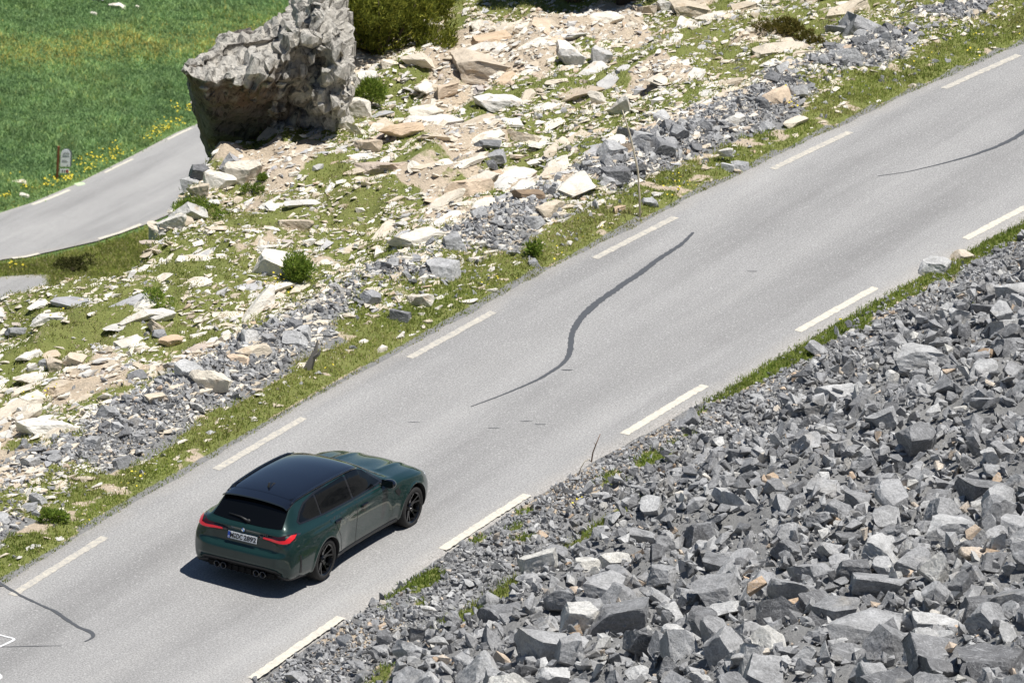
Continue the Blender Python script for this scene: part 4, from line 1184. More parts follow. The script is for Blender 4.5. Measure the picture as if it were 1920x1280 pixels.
for i in idx:
    if not G2.ok(x[i], y[i], r[i], .55): continue
    G2.add(x[i], y[i], r[i])
    flat = rng.random() < .74; lib = SL_FLAT if flat else SL_BLOCK
    t = float(rng.random()); tan = rng.random() < (.2 if 650 < px[i] < 1200 and py[i] < 400 else .08)
    s = r[i]
    o = place(lib[int(rng.integers(0, len(lib)))], SLB if flat else BLK, (x[i], y[i], z[i] - s * .03), s,
              (rng.normal(.05, .15 if flat else .26), rng.normal(-.05, .13 if flat else .24), SLAB_YAW + rng.normal(0, .2 if flat else .5)), t, M['tan'] if tan else None, (s * 1.35, s * rng.uniform(.8, 1.25), s * rng.uniform(.6, 1.15)))
    tag(o, None, 'rock', 'pale limestone slabs of the hillside')
    items.append((o, '%s %s %s %s' % (size_word(s), 'tan' if tan else tone_slab(t), 'slab' if flat else 'block', hill_zone(px[i], py[i])), edge_l(y[i]) - x[i]))
    n_s += 1
    if n_s >= 285: break
spread_labels(items, 'the road')
print('slabs', n_s)
# smaller pale stones, uncountable
def hill_fill(n, rlo, rhi):
    x, y, z, px, py = region_pts(int(n * 1.45), -20, 56, lambda y: edge_l(y) - rng.uniform(.12, 19, len(y)))
    m = (crest_dist(x, y) < .35) & ~((px > 615) & (px < 870) & (py < 80))
    cl = fbm(x * .9, y * .6, 83, 3)
    m &= rng.random(len(x)) < hill_dens(px, py) * sst(.25, .6, cl) * 1.1 + .10 + .25 * ((edge_l(y) - x > 1.05) & (edge_l(y) - x < 2.3))
    m &= (edge_l(y) - x > .95) | (rng.random(len(x)) < .16)
    x, y, z = x[m], y[m], z[m]
    r = np.exp(rng.uniform(math.log(rlo), math.log(rhi), len(x)))
    return np.stack([x, y, z + r * .10], -1), r[:, None] * rng.uniform(.8, 1.3, (len(x), 3))
A0 = hill_fill(12000, .07, .16); A1 = hill_fill(44000, .045, .12); A2 = hill_fill(110000, .018, .05)
k0 = rng.random(len(A0[0])) < .8
P = np.concatenate([A0[0][k0], A1[0], A2[0]]); S = np.concatenate([A0[1][k0] * [1, 1, 1.6], A1[1] * [1, 1, 1.3], A2[1]])
yaw = SLAB_YAW + rng.normal(0, .24, len(P))
o = rubble('limestone_rubble', P, S * [1.25, .95, 1], rand_rot(len(P), False, yaw, .17), HULLFLAT, M['slab'])
tag(o, 'small pale stones scattered over the grassy hillside', 'rubble', kind='stuff'); o.color = (0, 0, 0, 1)
# grey berm beside the far verge
def berm_pts(n):
    x, y, z, px, py = region_pts(int(n * 1.2), -18, 52, lambda y: edge_l(y) - rng.normal(1.6, .40, len(y)))
    u = edge_l(y) - x
    vw = .95 + .5 * sst(22, 34, y) + .9 * (fbm(x * .6, y * .6, 31, 3) - .5)
    m = (u > vw - .1) & (rng.random(len(x)) < .10 + .90 * sst(.36, .50, fbm(x * .5, y * .5, 47, 3))) & ((px < 560) | (px > 660) | (rng.random(len(x)) < .55))
    return x[m], y[m], z[m], px[m], py[m]
def berm_fill(n, a, b):
    x, y, z, px, py = berm_pts(n); r = np.exp(rng.uniform(math.log(a), math.log(b), len(x)))
    return np.stack([x, y, z + r * .3], -1), r[:, None] * rng.uniform(.75, 1.25, (len(x), 3))
# stray grey stones further up the slope too
x, y, z, px, py = region_pts(7000, -12, 46, lambda y: edge_l(y) - np.abs(rng.normal(2.2, 2.6, len(y))) - .3)
m = (crest_dist(x, y) < 0) & (rng.random(len(x)) < .18 + .3 * (px > 850))
A0 = (np.stack([x, y, z], -1)[m], np.exp(rng.uniform(math.log(.03), math.log(.10), (m.sum(), 1))) * rng.uniform(.8, 1.2, (m.sum(), 3)))
A1 = berm_fill(2600, .06, .12); A2 = berm_fill(40000, .018, .06)
P = np.concatenate([A0[0], A1[0], A2[0]]); S = np.concatenate([A0[1], A1[1], A2[1]])
o = rubble('berm_rubble', P, S, rand_rot(len(P)), HULL, M['scree']); o.color = (.06, 0, 0, 1)
tag(o, 'grey gravel and small stone heaped along the far verge', 'rubble', kind='stuff')
def berm_zone(px):
    return ('at the left edge of the berm' if px < 160 else 'left of the car roof' if px < 420 else 'below the cream boulder' if px < 640 else 'by the speckled boulder' if px < 960
            else 'near the tall dry stick' if px < 1290 else 'in the rubble above the cairn' if px < 1530 else 'by the large light grey boulder')
G3 = Grid()
for xx, yy, q in taken: G3.add(xx, yy, q)
x, y, z, px, py = berm_pts(4000); r = np.clip(.10 * np.exp(rng.normal(0, .35, len(x))), .07, .26)
items = []; n = 0
for i in np.argsort(-r + rng.random(len(r)) * .1):
    if px[i] < -20 or px[i] > 1930 or not G3.ok(x[i], y[i], r[i], .62): continue
    G3.add(x[i], y[i], r[i]); k = rng.random(); lib, word = (SH_BLOCK, 'blocky') if k < .6 else (SH_FLAT, 'flat')
    t = float(rng.random())
    o = place(lib[int(rng.integers(0, len(lib)))], 'berm_stone', (x[i], y[i], z[i] + r[i] * .25), r[i], (rng.normal(0, .4), rng.normal(0, .4), rng.uniform(0, 6.28)), t)
    tag(o, None, 'stone', 'grey stones of the roadside berm')
    items.append((o, '%s %s %s stone %s' % (size_word(r[i]), tone_grey(t), word, berm_zone(px[i])), edge_l(y[i]) - x[i])); n += 1
    if n >= 85: break
spread_labels(items, 'the road')

# ------------------------------------------------------------------ the crag
def make_crag():
    base, t = hit(500, 262, False); s = CAM_F / t; py0 = 262.0; px0 = 500.0
    rx = np.array([CAM_R[0][0], CAM_R[0][1], 0]); rx /= np.linalg.norm(rx)
    dv = np.array([-CAM_R[2][0], -CAM_R[2][1], 0]); dv /= np.linalg.norm(dv)
    xs = np.linspace(343, 628, 60)
    top = np.interp(xs, [343, 350, 365, 400, 440, 480, 508, 525, 540, 555, 575, 595, 612, 628], [146, 142, 136, 124, 116, 106, 95, 70, 35, 5, -15, 10, 60, 130])
    bot = np.interp(xs, [343, 352, 360, 372, 385, 400, 430, 500, 560, 640, 665], [152, 196, 234, 262, 296, 312, 300, 282, 268, 246, 225])
    ts = np.linspace(0, 1, 48)
    def dep(t, X):
        a_ = (X - 470) / s
        left = np.interp(t, [0, .78, .86, 1], [1.9, -.45, -.25, 1.0]) + .5 * a_
        right = np.interp(t, [0, .3, .45, .75, 1], [1.3, .75, .1, .2, 1.2]) + .1
        k = sst(520, 640, X)
        return left * (1 - k) + right * k + .3 * sst(390, 343, X)
    V = []; n = len(xs); m = len(ts)
    for back in (0, 1):
        for t in ts:
            D0 = dep(t, xs); D = D0 + (back * 2.6 * sst(335, 420, xs) + back * .35) * (1 - .35 * t)
            py = bot * (1 - t) + top * t
            z = ((py0 - py) / s - .349 * D0) / .937
            a = (xs - px0) / s
            V.append(base[None] + a[:, None] * rx + D[:, None] * dv + np.c_[a * 0, a * 0, z])
    V = np.concatenate(V)
    F = []
    I = lambda b, j, i: b * n * m + j * n + i
    for j in range(m - 1):
        for i in range(n - 1):
            F.append((I(0, j, i), I(0, j, i + 1), I(0, j + 1, i + 1), I(0, j + 1, i)))
            F.append((I(1, j, i + 1), I(1, j, i), I(1, j + 1, i), I(1, j + 1, i + 1)))
    for i in range(n - 1):
        F.append((I(1, 0, i), I(1, 0, i + 1), I(0, 0, i + 1), I(0, 0, i)))
        F.append((I(0, m - 1, i), I(0, m - 1, i + 1), I(1, m - 1, i + 1), I(1, m - 1, i)))
    for j in range(m - 1):
        F.append((I(1, j, 0), I(0, j, 0), I(0, j + 1, 0), I(1, j + 1, 0)))
        F.append((I(0, j, n - 1), I(1, j, n - 1), I(1, j + 1, n - 1), I(0, j + 1, n - 1)))
    me = bpy.data.meshes.new('crag'); me.from_pydata(V.tolist(), [], F)
    # chunky blocks fused into it
    bm = bmesh.new(); bm.from_mesh(me)
    rr_ = np.random.default_rng(5)
    for k in range(230):
        big = k < 110
        i = int(rr_.integers(8, n)) if not big else int(n * rr_.uniform(.42, .99))
        j = int(m * (rr_.uniform(.55, .9) if xs[i] < 500 else rr_.uniform(.05, .9)))
        p = V[I(0, j, i)]
        hv, hf = HULL[int(rr_.integers(0, 48))]
        q = hv * (np.array([.15, .24, .52]) * rr_.uniform(.4, 1.2) if big else np.array([.09, .12, .22]) * rr_.uniform(.5, 1.2))
        an = rr_.normal(.42, .16); ca, sa = math.cos(an), math.sin(an)
        q = np.c_[q[:, 0] * ca + q[:, 2] * sa, q[:, 1], -q[:, 0] * sa + q[:, 2] * ca]
        bv = [bm.verts.new(p + rx * c[0] + dv * c[1] + np.array([0, 0, c[2]])) for c in q]
        for f in hf: bm.faces.new([bv[x] for x in f])
    bmesh.ops.recalc_face_normals(bm, faces=bm.faces)
    bm.to_mesh(me); bm.free()
    o = bpy.data.objects.new('tmp', me); COL.objects.link(o)
    rm = o.modifiers.new('r', 'REMESH'); rm.mode = 'VOXEL'; rm.voxel_size = .03
    me2 = bpy.data.meshes.new_from_object(o.evaluated_get(bpy.context.evaluated_depsgraph_get())); bpy.data.objects.remove(o)
    nv = len(me2.vertices); A = np.zeros(nv * 3, np.float32); me2.vertices.foreach_get('co', A); A = A.reshape(-1, 3).astype(float)
    Nn = np.zeros(nv * 3, np.float32); me2.vertices.foreach_get('normal', Nn); Nn = Nn.reshape(-1, 3)
    a = (A - base) @ rx; d = (A - base) @ dv; z = A[:, 2] - base[2]
    # steep beds: stretched along a line leaning to the right
    b1 = a * .92 - z * .40; b2 = a * .40 + z * .92
    Q = np.stack([b1 * 2.6, b2 * .6, d * .9], -1); Q2 = np.stack([b1 * 8, b2 * 1.2, d * 2.0], -1)
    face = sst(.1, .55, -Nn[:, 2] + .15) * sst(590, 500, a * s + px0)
    rgt = sst(470, 560, a * s + px0)
    rib = 1 - 2 * np.abs(vnoise3(Q, 91) - .5) * 2.2; rib2 = 1 - 2 * np.abs(vnoise3(Q2, 92) - .5) * 2.2
    st_ = b2 * 2.2 + (vnoise3(Q * .6, 97) - .5) * 1.5; stp = (st_ - np.floor(st_)); led = np.where(stp < .8, stp / .8, (1 - stp) / .2)
    h = ((rib - .5) * (.14 + .22 * rgt) + (rib2 - .5) * (.08 + .10 * rgt) + (led - .5) * (.09 + .08 * rgt)) * (1 - .7 * face) + (vnoise3(np.stack([a, z, d], -1) * 1.3, 95) - .5) * .2 + (vnoise3(np.stack([a, z, d], -1) * 9, 96) - .5) * .03
    A = A + Nn * h[:, None]
    me2.vertices.foreach_set('co', A.astype(np.float32).ravel())
    me2.update()
    at = me2.attributes.new('stain_or_shade', 'FLOAT', 'POINT'); at.data.foreach_set('value', face.astype(np.float32))  # underside mask: brown rock stain plus painted-in overhang shade
    o = bpy.data.objects.new('tmp', me2); COL.objects.link(o)
    dm = o.modifiers.new('d', 'DECIMATE'); dm.ratio = .09
    me3 = bpy.data.meshes.new_from_object(o.evaluated_get(bpy.context.evaluated_depsgraph_get())); bpy.data.objects.remove(o)
    me3.polygons.foreach_set('use_smooth', np.zeros(len(me3.polygons), bool)); me3.update(); me3.name = 'crag'
    return me3
def mat_crag():
    x = NT('grey_crag_rock'); p = x.pos()
    n = x.noise(x.pos((1.0, 1.0, .45), (.3, .2, 0)), 1.6, 5, .65, .5)
    c = x.ramp(n, [(.25, (.44, .41, .36)), (.5, (.68, .64, .565)), (.75, (.78, .74, .66))])
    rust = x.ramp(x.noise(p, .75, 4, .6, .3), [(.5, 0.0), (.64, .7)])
    c = x.mix(x.math('MULTIPLY', x.attr('stain_or_shade'), .85), c, (.15, .125, .105))  # brown rock, darkened further so the colour carries the overhang's shade
    c = x.mix(x.math('MULTIPLY', rust, x.attr('stain_or_shade')), c, (.22, .14, .08))
    c = x.mix(1.0, c, x.ramp(x.noise(p, 12, 5, .75), [(.3, .55), (.7, 1.25)]), 'MULTIPLY')
    x.col(c); x.set(Roughness=.92, Specular_IOR_Level=.2)
    cr = x.ramp(x.noise(x.pos((1.6, 1.6, .5), (.35, .25, 0)), 3.4, 5, .7, 1.0), [(.40, .35), (.47, 1.0)])
    x.col(x.mix(1.0, c, cr, 'MULTIPLY'))
    x.bump(x.math('ADD', x.noise(x.pos((1.5, 1.5, .7), (.3, .2, 0)), 7, 6, .75), x.math('MULTIPLY', x.noise(p, 36, 4, .7), .4)), 1.0, .09)
    return x.m
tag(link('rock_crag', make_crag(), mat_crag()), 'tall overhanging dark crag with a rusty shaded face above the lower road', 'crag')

# ------------------------------------------------------------------ grass and flowers
def tufts(name, P, h, blades, bw, spread, mat, lean=.45, tint=None, z0=-.01):
    n = len(P); nb = n * blades
    base = np.repeat(P, blades, 0) + np.c_[rng.normal(0, spread, (nb, 2)), np.full(nb, z0)]
    hh = np.repeat(h, blades) * rng.uniform(.55, 1.2, nb)
    az = rng.uniform(0, 2 * np.pi, nb); ln = np.abs(rng.normal(lean, .22, nb))
    tip = base + np.stack([np.cos(az) * ln * hh, np.sin(az) * ln * hh, hh * np.cos(np.clip(ln, 0, 1.2))], -1)
    pa = rng.uniform(0, 2 * np.pi, nb); wv = np.stack([np.cos(pa), np.sin(pa), pa * 0], -1) * (bw * rng.uniform(.6, 1.3, nb))[:, None] * .5
    mid = base * .45 + tip * .55 + np.c_[np.zeros((nb, 2)), hh * .10]
    V = np.stack([base - wv, base + wv, mid + wv * .75, mid - wv * .75, tip], 1).reshape(-1, 3)
    i = np.arange(nb)[:, None] * 5
    F = np.concatenate([i + np.array([[0, 1, 2]]), i + np.array([[0, 2, 3]]), i + np.array([[3, 2, 4]])])
    tt = np.clip((np.repeat(tint, blades) if tint is not None else .4) + rng.normal(0, .18, nb), 0, 1)
    return link(name, np_mesh(name, V, F, {'tint': np.repeat(tt, 5)}), mat)
# far verge and hillside grass
x, y, z, px, py = region_pts(125000, -19, 55, lambda y: edge_l(y) - rng.uniform(-.03, 18, len(y)))
g, gv, u, w, _, _ = zone_masks(x, y)
m = (rng.random(len(x)) < sst(.35, .7, g)) & (crest_dist(x, y) < .9)
xs2, ys2, zs2, px2, py2 = region_pts(24000, -19, 52, lambda y: edge_l(y) - rng.uniform(-.05, 1.5, len(y)))
g2, _, u2, _, _, _ = zone_masks(xs2, ys2); m2 = rng.random(len(xs2)) < sst(.35, .7, g2) * .7
X = np.r_[x[m], xs2[m2]]; Y = np.r_[y[m], ys2[m2]]; Z = np.r_[z[m], zs2[m2]]; U = np.r_[u[m], u2[m2]]
hh = np.where(U < 1.4, rng.uniform(.03, .095, len(X)), rng.uniform(.03, .085, len(X))) * np.where(U < .15, .6, 1)
tn = .40 + .9 * (fbm(X * .5, Y * .5, 95, 3) - .25)
o = tufts('hill_grass', np.stack([X, Y, Z], -1), hh, 6, .017, .055, M['grass'], .5, tn)
tag(o, 'short green and straw grass between the hillside stones and on the far verge', 'grass', kind='stuff')
# near verge strip and bench patches
x, y, z, px, py = region_pts(72000, -30, 42, lambda y: edge_r(y) + rng.uniform(-.04, 3.2, len(y)))
g, gv, u, w, _, _ = zone_masks(x, y); m = rng.random(len(x)) < sst(.3, .7, g)
x, y, z, w = x[m], y[m], z[m], w[m]
o = tufts('verge_grass', np.stack([x, y, z], -1), rng.uniform(.035, .11, len(x)), 6, .016, .05, M['grass'], .5, .28 + .5 * (fbm(x * .6, y * .6, 96, 3) - .3) + .15 * (w > 1))
tag(o, 'green grass strip and tufts along the scree side of the road', 'grass', kind='stuff')

def flowers(name, P, r, mat, label):
    n = len(P); a = np.linspace(0, 2 * np.pi, 7)[:-1]
    disc = np.c_[np.cos(a), np.sin(a), 0 * a]; disc = np.concatenate([disc, [[0, 0, -.5]]])
    R_ = rand_rot(n, False, rng.uniform(0, 6, n), .5)
    V = np.einsum('nij,vj->nvi', R_, disc) * (r * rng.uniform(.7, 1.3, n))[:, None, None] + P[:, None]
    f = np.array([[i, (i + 1) % 6, 6] for i in range(6)])
    F = (f[None] + (np.arange(n) * 7)[:, None, None]).reshape(-1, 3)
    return tag(link(name, np_mesh(name, V.reshape(-1, 3), F), mat), label, 'flowers', kind='stuff')
L = []
def cluster(px, py, n, sp=.25, zf=None, h=.13):
    P, t = hit(px, py)
    q = np.c_[rng.normal(P[0], sp, n), rng.normal(P[1], sp, n)]
    L.append(np.c_[q, ground_z(q[:, 0], q[:, 1]) + h * rng.uniform(.6, 1.2, n)])
for a in ((260, 902, 7, .1), (245, 930, 5, .2), (1268, 372, 22, .28), (1285, 355, 14, .2), (1120, 435, 8, .3), (1035, 490, 5, .2), (950, 535, 6, .25), (920, 545, 4, .2), (520, 530, 14, .18), (72, 745, 10, .15), (125, 585, 8, .2), (1485, 200, 16, .15), (1710, 90, 12, .3),
          (1790, 75, 8, .3), (1840, 45, 9, .5), (1850, 118, 8, .3), (1640, 120, 4, .3), (1285, 405, 6, .2), (1500, 590, 10, .25), (1540, 615, 8, .2), (1455, 655, 6, .15), (1600, 545, 7, .2), (1640, 520, 6, .15), (1730, 500, 4, .15), (935, 975, 8, .08), (1077, 948, 6, .07), (180, 990, 4, .12), (600, 690, 4, .2)):
    cluster(*a)
P = np.concatenate(L)
uu = edge_l(P[:, 1]) - P[:, 0]; ww = P[:, 0] - edge_r(P[:, 1]); P = P[(uu > .03) | (ww > .03)]
flowers('yellow_flowers', P, .02, M['yellow'], 'small yellow wild flowers scattered along both road verges')

# valley meadow: rough herbs
px = rng.uniform(-420, 760, 62000); py = rng.uniform(-190, 560, 62000)
PP = np.array([hit_z(a, b, VALLEY_Z) for a, b in zip(px, py)])
PP[:, 2] = valley_z(PP[:, 0], PP[:, 1])
edge_y = np.interp(px, [-420, -160, 0, 57, 145, 250, 330, 390, 520, 700], [556, 446, 397, 379, 342, 289, 247, 222, 158, 60])
m = py < edge_y - 3
PP, pxm, pym, ey = PP[m], px[m], py[m], edge_y[m]
dryb = np.exp(-((pym - 85 + .07 * (pxm - 250)) / 45) ** 2)
coarse = fbm(PP[:, 0] * .35, PP[:, 1] * .35, 97, 3)
hh = np.where(coarse > .55, rng.uniform(.18, .42, len(PP)), rng.uniform(.10, .22, len(PP)))
near = ey - pym < 26
hh = np.where(near, rng.uniform(.1, .22, len(PP)), hh)
o = tufts('meadow_grass', PP, hh, 7, .075, .2, M['mgrass'], .55, np.clip(.34 + .9 * (coarse - .5) + .6 * dryb * (rng.random(len(PP)) < .6) + .16 * near, 0, 1))
tag(o, 'lush green herbs and grass of the meadow beyond the lower road', 'grass', kind='stuff')
# lower verge between the two bends
q = np.c_[rng.uniform(-20, 300, 7000), rng.uniform(425, 545, 7000)]
up = np.interp(q[:, 0], [0, 75, 185, 275, 300], [488, 478, 453, 423, 412]); lo_ = np.interp(q[:, 0], [0, 88, 98, 190, 300], [518, 513, 545, 545, 500])
q = q[(q[:, 1] > up + 9) & (q[:, 1] < lo_)]
PP = np.array([hit_z(a, b, VALLEY_Z) for a, b in q]); PP[:, 2] = valley_z(PP[:, 0], PP[:, 1])
o = tufts('lower_verge_grass', PP, rng.uniform(.1, .25, len(PP)), 8, .05, .2, M['grass'], .5, np.full(len(PP), .66))
tag(o, 'tall green grass between the two bends of the lower road', 'grass', kind='stuff')
# yellow flowers along the lower road
q = []
for a, b, n, sp in ((365, 203, 20, 7), (340, 207, 24, 10), (325, 235, 40, 12), (300, 246, 40, 10), (285, 255, 20, 8), (222, 292, 36, 8), (195, 305, 44, 12), (180, 318, 40, 9), (160, 300, 20, 9), (205, 285, 24, 16), (128, 338, 26, 6), (96, 340, 16, 6), (88, 352, 16, 5), (42, 355, 14, 5), (5, 369, 20, 5), (60, 340, 10, 14), (18, 500, 5, 4), (35, 503, 5, 6)):
    q.append(np.c_[rng.normal(a, sp * 1.7, n), rng.normal(b, sp * .6, n)])
q = np.concatenate(q); PP = np.array([hit_z(a, b, VALLEY_Z) for a, b in q])
ok = q[:, 1] < np.interp(q[:, 0], [-160, 0, 57, 145, 250, 330, 390], [446, 397, 379, 342, 289, 247, 222]) - 3
PP = PP[ok | (q[:, 1] > 490)]; PP[:, 2] += rng.uniform(.08, .26, len(PP))
flowers('meadow_flowers', PP, .05, M['yellow'], 'yellow flower clumps along the edge of the lower road')

# ------------------------------------------------------------------ shrubs
def shrub(name, label, cat, px, py, wid, hei, dep, mat, n, blades, bl, bw, upw=.5, lumps=7, root=None, group=None, floor=.05, lift=0.0):
    """woody stems and a crown of short leafy shoots"""
    P, t = (hit(px, py) if root is None else root)
    r = empty(name, tuple(P)); tag(r, label, cat, group)
    rs = np.random.default_rng(abs(hash((px, py))) % 100000 if False else int(px * 7 + py * 13 + 5000))
    rx = np.array([CAM_R[0][0], CAM_R[0][1], 0]); rx /= np.linalg.norm(rx); dv = np.array([-rx[1], rx[0], 0])
    LC = [(rs.uniform(-.43, .43) * wid, rs.uniform(-.43, .43) * dep, rs.uniform(.12, .72) * hei, rs.uniform(.25, .75)) for _ in range(lumps)]
    C = []; O = []
    per = n // lumps
    for a, d, zc, q in LC:
        v = rs.normal(size=(per, 3)); v /= np.linalg.norm(v, axis=1)[:, None]
        rad = rs.uniform(.45, 1.05, per) ** .5
        e = np.array([wid * .32 * q + .03, dep * .32 * q + .03, hei * .5 * q + .02])
        loc = v * e * rad[:, None] + np.array([a, d, zc])
        C.append(loc); O.append(v)
    C = np.concatenate(C); O = np.concatenate(O)
    k = C[:, 2] > floor * hei; C, O = C[k], O[k]; C[:, 2] += lift
    nb = len(C) * blades
    c = np.repeat(C, blades, 0) + rs.normal(0, bl * .25, (nb, 3))
    d_ = np.repeat(O, blades, 0) * .55 + rs.normal(0, .5, (nb, 3)); d_[:, 2] += upw
    d_ /= np.linalg.norm(d_, axis=1)[:, None]
    sd_ = np.cross(d_, rs.normal(size=(nb, 3))); sd_ /= np.linalg.norm(sd_, axis=1)[:, None]
    ll = bl * rs.uniform(.6, 1.3, nb); wv = sd_ * (bw * rs.uniform(.7, 1.3, nb) * .5)[:, None]
    tp = c + d_ * ll[:, None]; md = c + d_ * (ll * .45)[:, None]
    toW = np.stack([rx, dv, [0, 0, 1]], 0)
    V = np.stack([c, md + wv, tp, md - wv], 1).reshape(-1, 3) @ toW
    i = np.arange(nb)[:, None] * 4
    F = np.concatenate([i + np.array([[0, 1, 2]]), i + np.array([[0, 2, 3]])])
    tt = np.clip(.5 + rs.normal(0, .25, nb), 0, 1)
    link('crown', np_mesh('crown', V, F, {'tint': np.repeat(tt, 4)}), mat, r)
    bm = bmesh.new()
    for a, d, zc, q in LC:
        tube_bm(bm, [tuple(np.array([a * .1, d * .1, -.05]) @ toW), tuple(np.array([a * .2, d * .2, lift * .7 + .02]) @ toW), tuple(np.array([a * .5, d * .5, zc * .4 + lift]) @ toW), tuple(np.array([a, d, zc + .1 * hei + lift]) @ toW)], [.022 * hei + .006 + .02 * lift, .02 * hei + .005 + .015 * lift, .014 * hei + .004, .004], 6)
    link('trunk', bm_mesh('trunk', bm, True), M['bark'], r)
    return r
shrub('pine_shrub', 'large dark olive dwarf pine beside the crag at the top', 'shrub', 716, 98, 3.1, 1.9, 1.8, M['pine'], 4600, 9, .12, .022, .9, 18)
shrub('pine_shrub', 'dwarf pine at the top edge, right of the largest one', 'shrub', 850, 6, 1.1, .9, 1.0, M['pine'], 900, 8, .11, .02, .9, 7)
shrub('conifer', 'dark conifer at the top edge, left one shading the grass', 'tree', 1075, 2, 3.0, 2.2, 3.0, M['pine'], 4200, 8, .2, .034, .4, 16, lift=1.7)
shrub('conifer', 'dark conifer at the top edge, right one shading the grass', 'tree', 1172, 6, 3.0, 2.2, 3.0, M['pine'], 4200, 8, .2, .034, .4, 16, lift=1.8)
shrub('juniper', 'small bright green upright juniper right of the crag', 'shrub', 693, 196, .62, .62, .5, M['shrub'], 500, 8, .09, .016, .8, 6)
shrub('leafy_bush', 'yellow-green bush beside the large pale boulder', 'shrub', 558, 524, .68, .6, .5, M['shrub'], 420, 7, .09, .02, .8, 12)
shrub('leafy_bush', 'small yellow-green seedling bush alone in the grass', 'shrub', 296, 578, .5, .34, .4, M['shrub'], 170, 7, .06, .016, .7, 5)
shrub('creeping_shrub', 'low dark green shrub under the pale blocks by the drop', 'shrub', 378, 402, 1.0, .24, .5, M['shrub'], 520, 7, .07, .016, .5, 8)
shrub('creeping_shrub', 'brownish low shrub at the rim above the lower road', 'shrub', 138, 506, .85, .34, .5, M['dryshrub'], 520, 7, .07, .016, .5, 8)
shrub('creeping_shrub', 'small round green cushion below the crag', 'shrub', 487, 342, .26, .18, .25, M['shrub'], 140, 7, .05, .014, .5, 3)
shrub('creeping_shrub', 'dark green cushion shrub right of the pointed pale stone', 'shrub', 470, 362, .4, .18, .3, M['shrub'], 180, 7, .05, .014, .5, 4)
shrub('heath_shrub', 'wide ochre heath shrub in the grass at the upper right', 'shrub', 1455, 62, 1.1, .3, .5, M['ochre'], 620, 7, .07, .016, .5, 9)
shrub('heath_shrub', 'smaller ochre heath shrub right of the wide one', 'shrub', 1520, 82, .6, .2, .35, M['ochre'], 260, 7, .06, .016, .5, 5)
shrub('leafy_plant', 'broad-leaved green plant growing on the far verge', 'plant', 994, 486, .3, .26, .25, M['shrub'], 60, 5, .12, .035, .8, 3)
shrub('leafy_plant', 'bushy green plant at the lower left verge with small yellow buds', 'plant', 95, 976, .5, .22, .3, M['shrub'], 200, 6, .07, .02, .6, 5)

# ------------------------------------------------------------------ dry sticks, stump
def stick(name, label, cat, pxs, rads, mat, depth_px=None):
    P0, t = hit(*pxs[0]); s = CAM_F / t
    rx = np.array([CAM_R[0][0], CAM_R[0][1], 0]); rx /= np.linalg.norm(rx)
    pts = [tuple(P0 + rx * (a - pxs[0][0]) / s + np.array([0, 0, (pxs[0][1] - b) / s / .937 - (.04 if i == 0 else 0)])) for i, (a, b) in enumerate(pxs)]
    bm = bmesh.new(); tube_bm(bm, pts, rads, 8)
    return bm, pts, s
bm, pts, s = stick('dry_stick', '', '', [(1200, 408), (1196, 370), (1189, 322), (1177, 282), (1167, 252), (1157, 228), (1151, 212)], [.022, .020, .018, .016, .015, .012, .008], M['stick'])
tube_bm(bm, [pts[5], tuple(np.array(pts[5]) + [-.03, .0, .05]), tuple(np.array(pts[5]) + [-.035, 0, -.02])], [.012, .02, .012], 6)
tag(link('dry_stick', bm_mesh('dry_stick', bm, True), M['stick']), 'tall thin bleached dry stick leaning left on the far verge', 'stick')
bm, pts, s = stick('twig', '', '', [(1108, 868), (1110, 848), (1114, 834), (1121, 812)], [.013, .012, .010, .006], M['twig'])
tube_bm(bm, [pts[2], tuple(np.array(pts[2]) + [-.03, 0, .05])], [.007, .003], 6)
tag(link('dry_twig', bm_mesh('dry_twig', bm, True), M['twig']), 'short brown dry twig standing where the scree meets the road', 'twig')
bm, pts, s = stick('straw', '', '', [(1084, 892), (1088, 876), (1094, 864), (1103, 858)], [.008, .008, .006, .003], M['stick'])
tag(link('straw_stalk', bm_mesh('straw_stalk', bm, True), M['stick']), 'pale bent straw stalk left of the dry twig', 'stalk')
bm, pts, s = stick('stump', '', '', [(576, 692), (584, 672), (590, 655), (592, 636)], [.09, .06, .04, .014], M['bark'])
tube_bm(bm, [pts[1], tuple(np.array(pts[1]) + [.12, .0, .12]), tuple(np.array(pts[1]) + [.15, 0, .2])], [.05, .03, .01], 7)
tube_bm(bm, [pts[0], tuple(np.array(pts[0]) + [-.14, -.05, .05])], [.07, .02], 7)
tag(link('dead_stump', bm_mesh('dead_stump', bm), plain('weathered_grey_wood', (.22, .20, .175), .9)), 'dark weathered dead stump at the foot of the slope', 'stump')

# ------------------------------------------------------------------ valley: sign and pale rocks
sp = hit_z(107, 334, ZR); ang = math.atan2(CAM_R[0][1], CAM_R[0][0]) + .12
sg = tag(empty('route_sign', tuple(sp), ang), 'brown wooden post with a rounded white sign beside the lower road', 'sign')
wood = plain('red_brown_wood', (.21, .075, .03), .8); white = plain('sign_white', (.86, .87, .9), .5); dk = plain('sign_grey', (.12, .13, .15), .6); redk = plain('sign_red', (.35, .05, .05), .6)
bm = bmesh.new(); box_bm(bm, (0, 0, .84), (.12, .12, 1.76), None, .012); link('post', bm_mesh('post', bm), wood, sg)
def arch_plate(w, h, th, x0, y0, z0, top=.5):
    bm = bmesh.new(); out = [(-w / 2, 0), (w / 2, 0)] + [(w / 2 * math.cos(a), h - w / 2 * top * 2 * .5 + w / 2 * math.sin(a) * top) for a in np.linspace(0, math.pi, 15)]
    A = [bm.verts.new((x0 + a, y0, z0 + b)) for a, b in out]; B = [bm.verts.new((x0 + a, y0 + th, z0 + b)) for a, b in out]
    bm.faces.new(A); bm.faces.new(B[::-1])
    for i in range(len(out)): bm.faces.new((A[i], B[i], B[(i + 1) % len(out)], A[(i + 1) % len(out)]))
    return bm
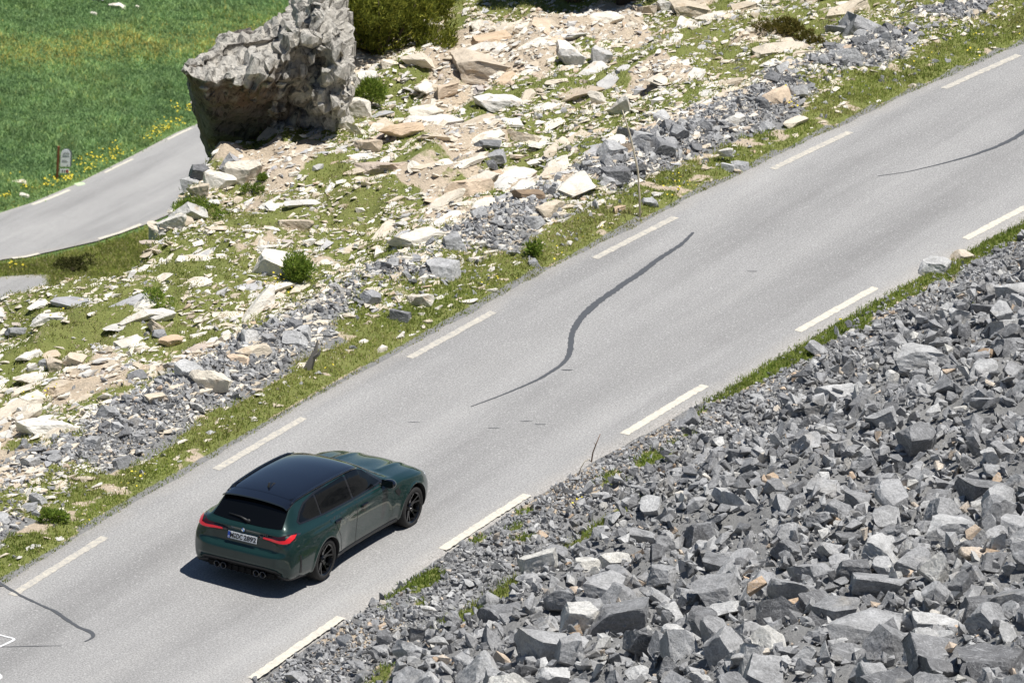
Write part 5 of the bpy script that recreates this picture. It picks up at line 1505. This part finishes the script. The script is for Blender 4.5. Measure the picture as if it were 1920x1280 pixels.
link('backboard', bm_mesh('backboard', arch_plate(.54, .96, .05, .43, .02, .62, 1.0)), dk, sg)
pn_ = link('sign_panel', bm_mesh('sign_panel', arch_plate(.50, .92, .03, .38, -.012, .64, 1.0)), white, sg)
bm = bmesh.new()
box_bm(bm, (.33, -.016, 1.19), (.22, .006, .04)); box_bm(bm, (.50, -.016, 1.185), (.16, .006, .02)); box_bm(bm, (.33, -.016, .98), (.24, .006, .025)); box_bm(bm, (.36, -.016, .90), (.30, .006, .02)); box_bm(bm, (.50, -.016, .70), (.05, .006, .05))
tube_bm(bm, [(.24, -.014, 1.30), (.34, -.014, 1.40), (.42, -.014, 1.34), (.48, -.014, 1.41), (.56, -.014, 1.33)], .02, 6)
link('sign_print', bm_mesh('sign_print', bm), dk, pn_)
bm = bmesh.new(); box_bm(bm, (.36, 0, .39), (.48, .03, .22), None, .004); lp = link('distance_plate', bm_mesh('distance_plate', bm), white, sg)
bm = bmesh.new(); box_bm(bm, (.26, -.017, .39), (.06, .006, .14)); box_bm(bm, (.37, -.017, .39), (.05, .006, .12)); link('plate_print', bm_mesh('plate_print', bm), dk, lp)
bm = bmesh.new(); box_bm(bm, (.50, -.017, .39), (.12, .006, .17)); link('plate_print', bm_mesh('plate_print', bm), redk, lp)
def far_rock(px, py, w, h, label, tint):
    P = hit_z(px, py, VALLEY_Z); P[2] = valley_z(P[0], P[1]); s = CAM_F / np.linalg.norm(P - CAM_C)
    L = .5 * w / s; o = place(SL_BLOCK[int(px) % 10], BLK, tuple(P + [0, 0, L * .2]), 1, (0, 0, .4), tint, None, (L, L, max(h / s * .8, L * .6)))
    tag(o, label, 'rock')
far_rock(184, 6, 26, 12, 'white rock at the top of the valley meadow, leftmost', .7)
far_rock(175, 29, 14, 8, 'small white rock in the meadow just below the leftmost one', .72)
far_rock(220, 17, 34, 14, 'wide pale rock at the top of the valley meadow', .85)
far_rock(257, 18, 10, 8, 'tiny white rock right of the wide pale meadow rock', .7)
far_rock(40, 345, 34, 14, 'grey-white rock beside the lower road left of the sign', .9)
far_rock(46, 369, 22, 9, 'pale flat rock at the lower road edge below the grey-white one', .85)
far_rock(128, 331, 10, 7, 'small cream stone at the foot of the sign', .5)
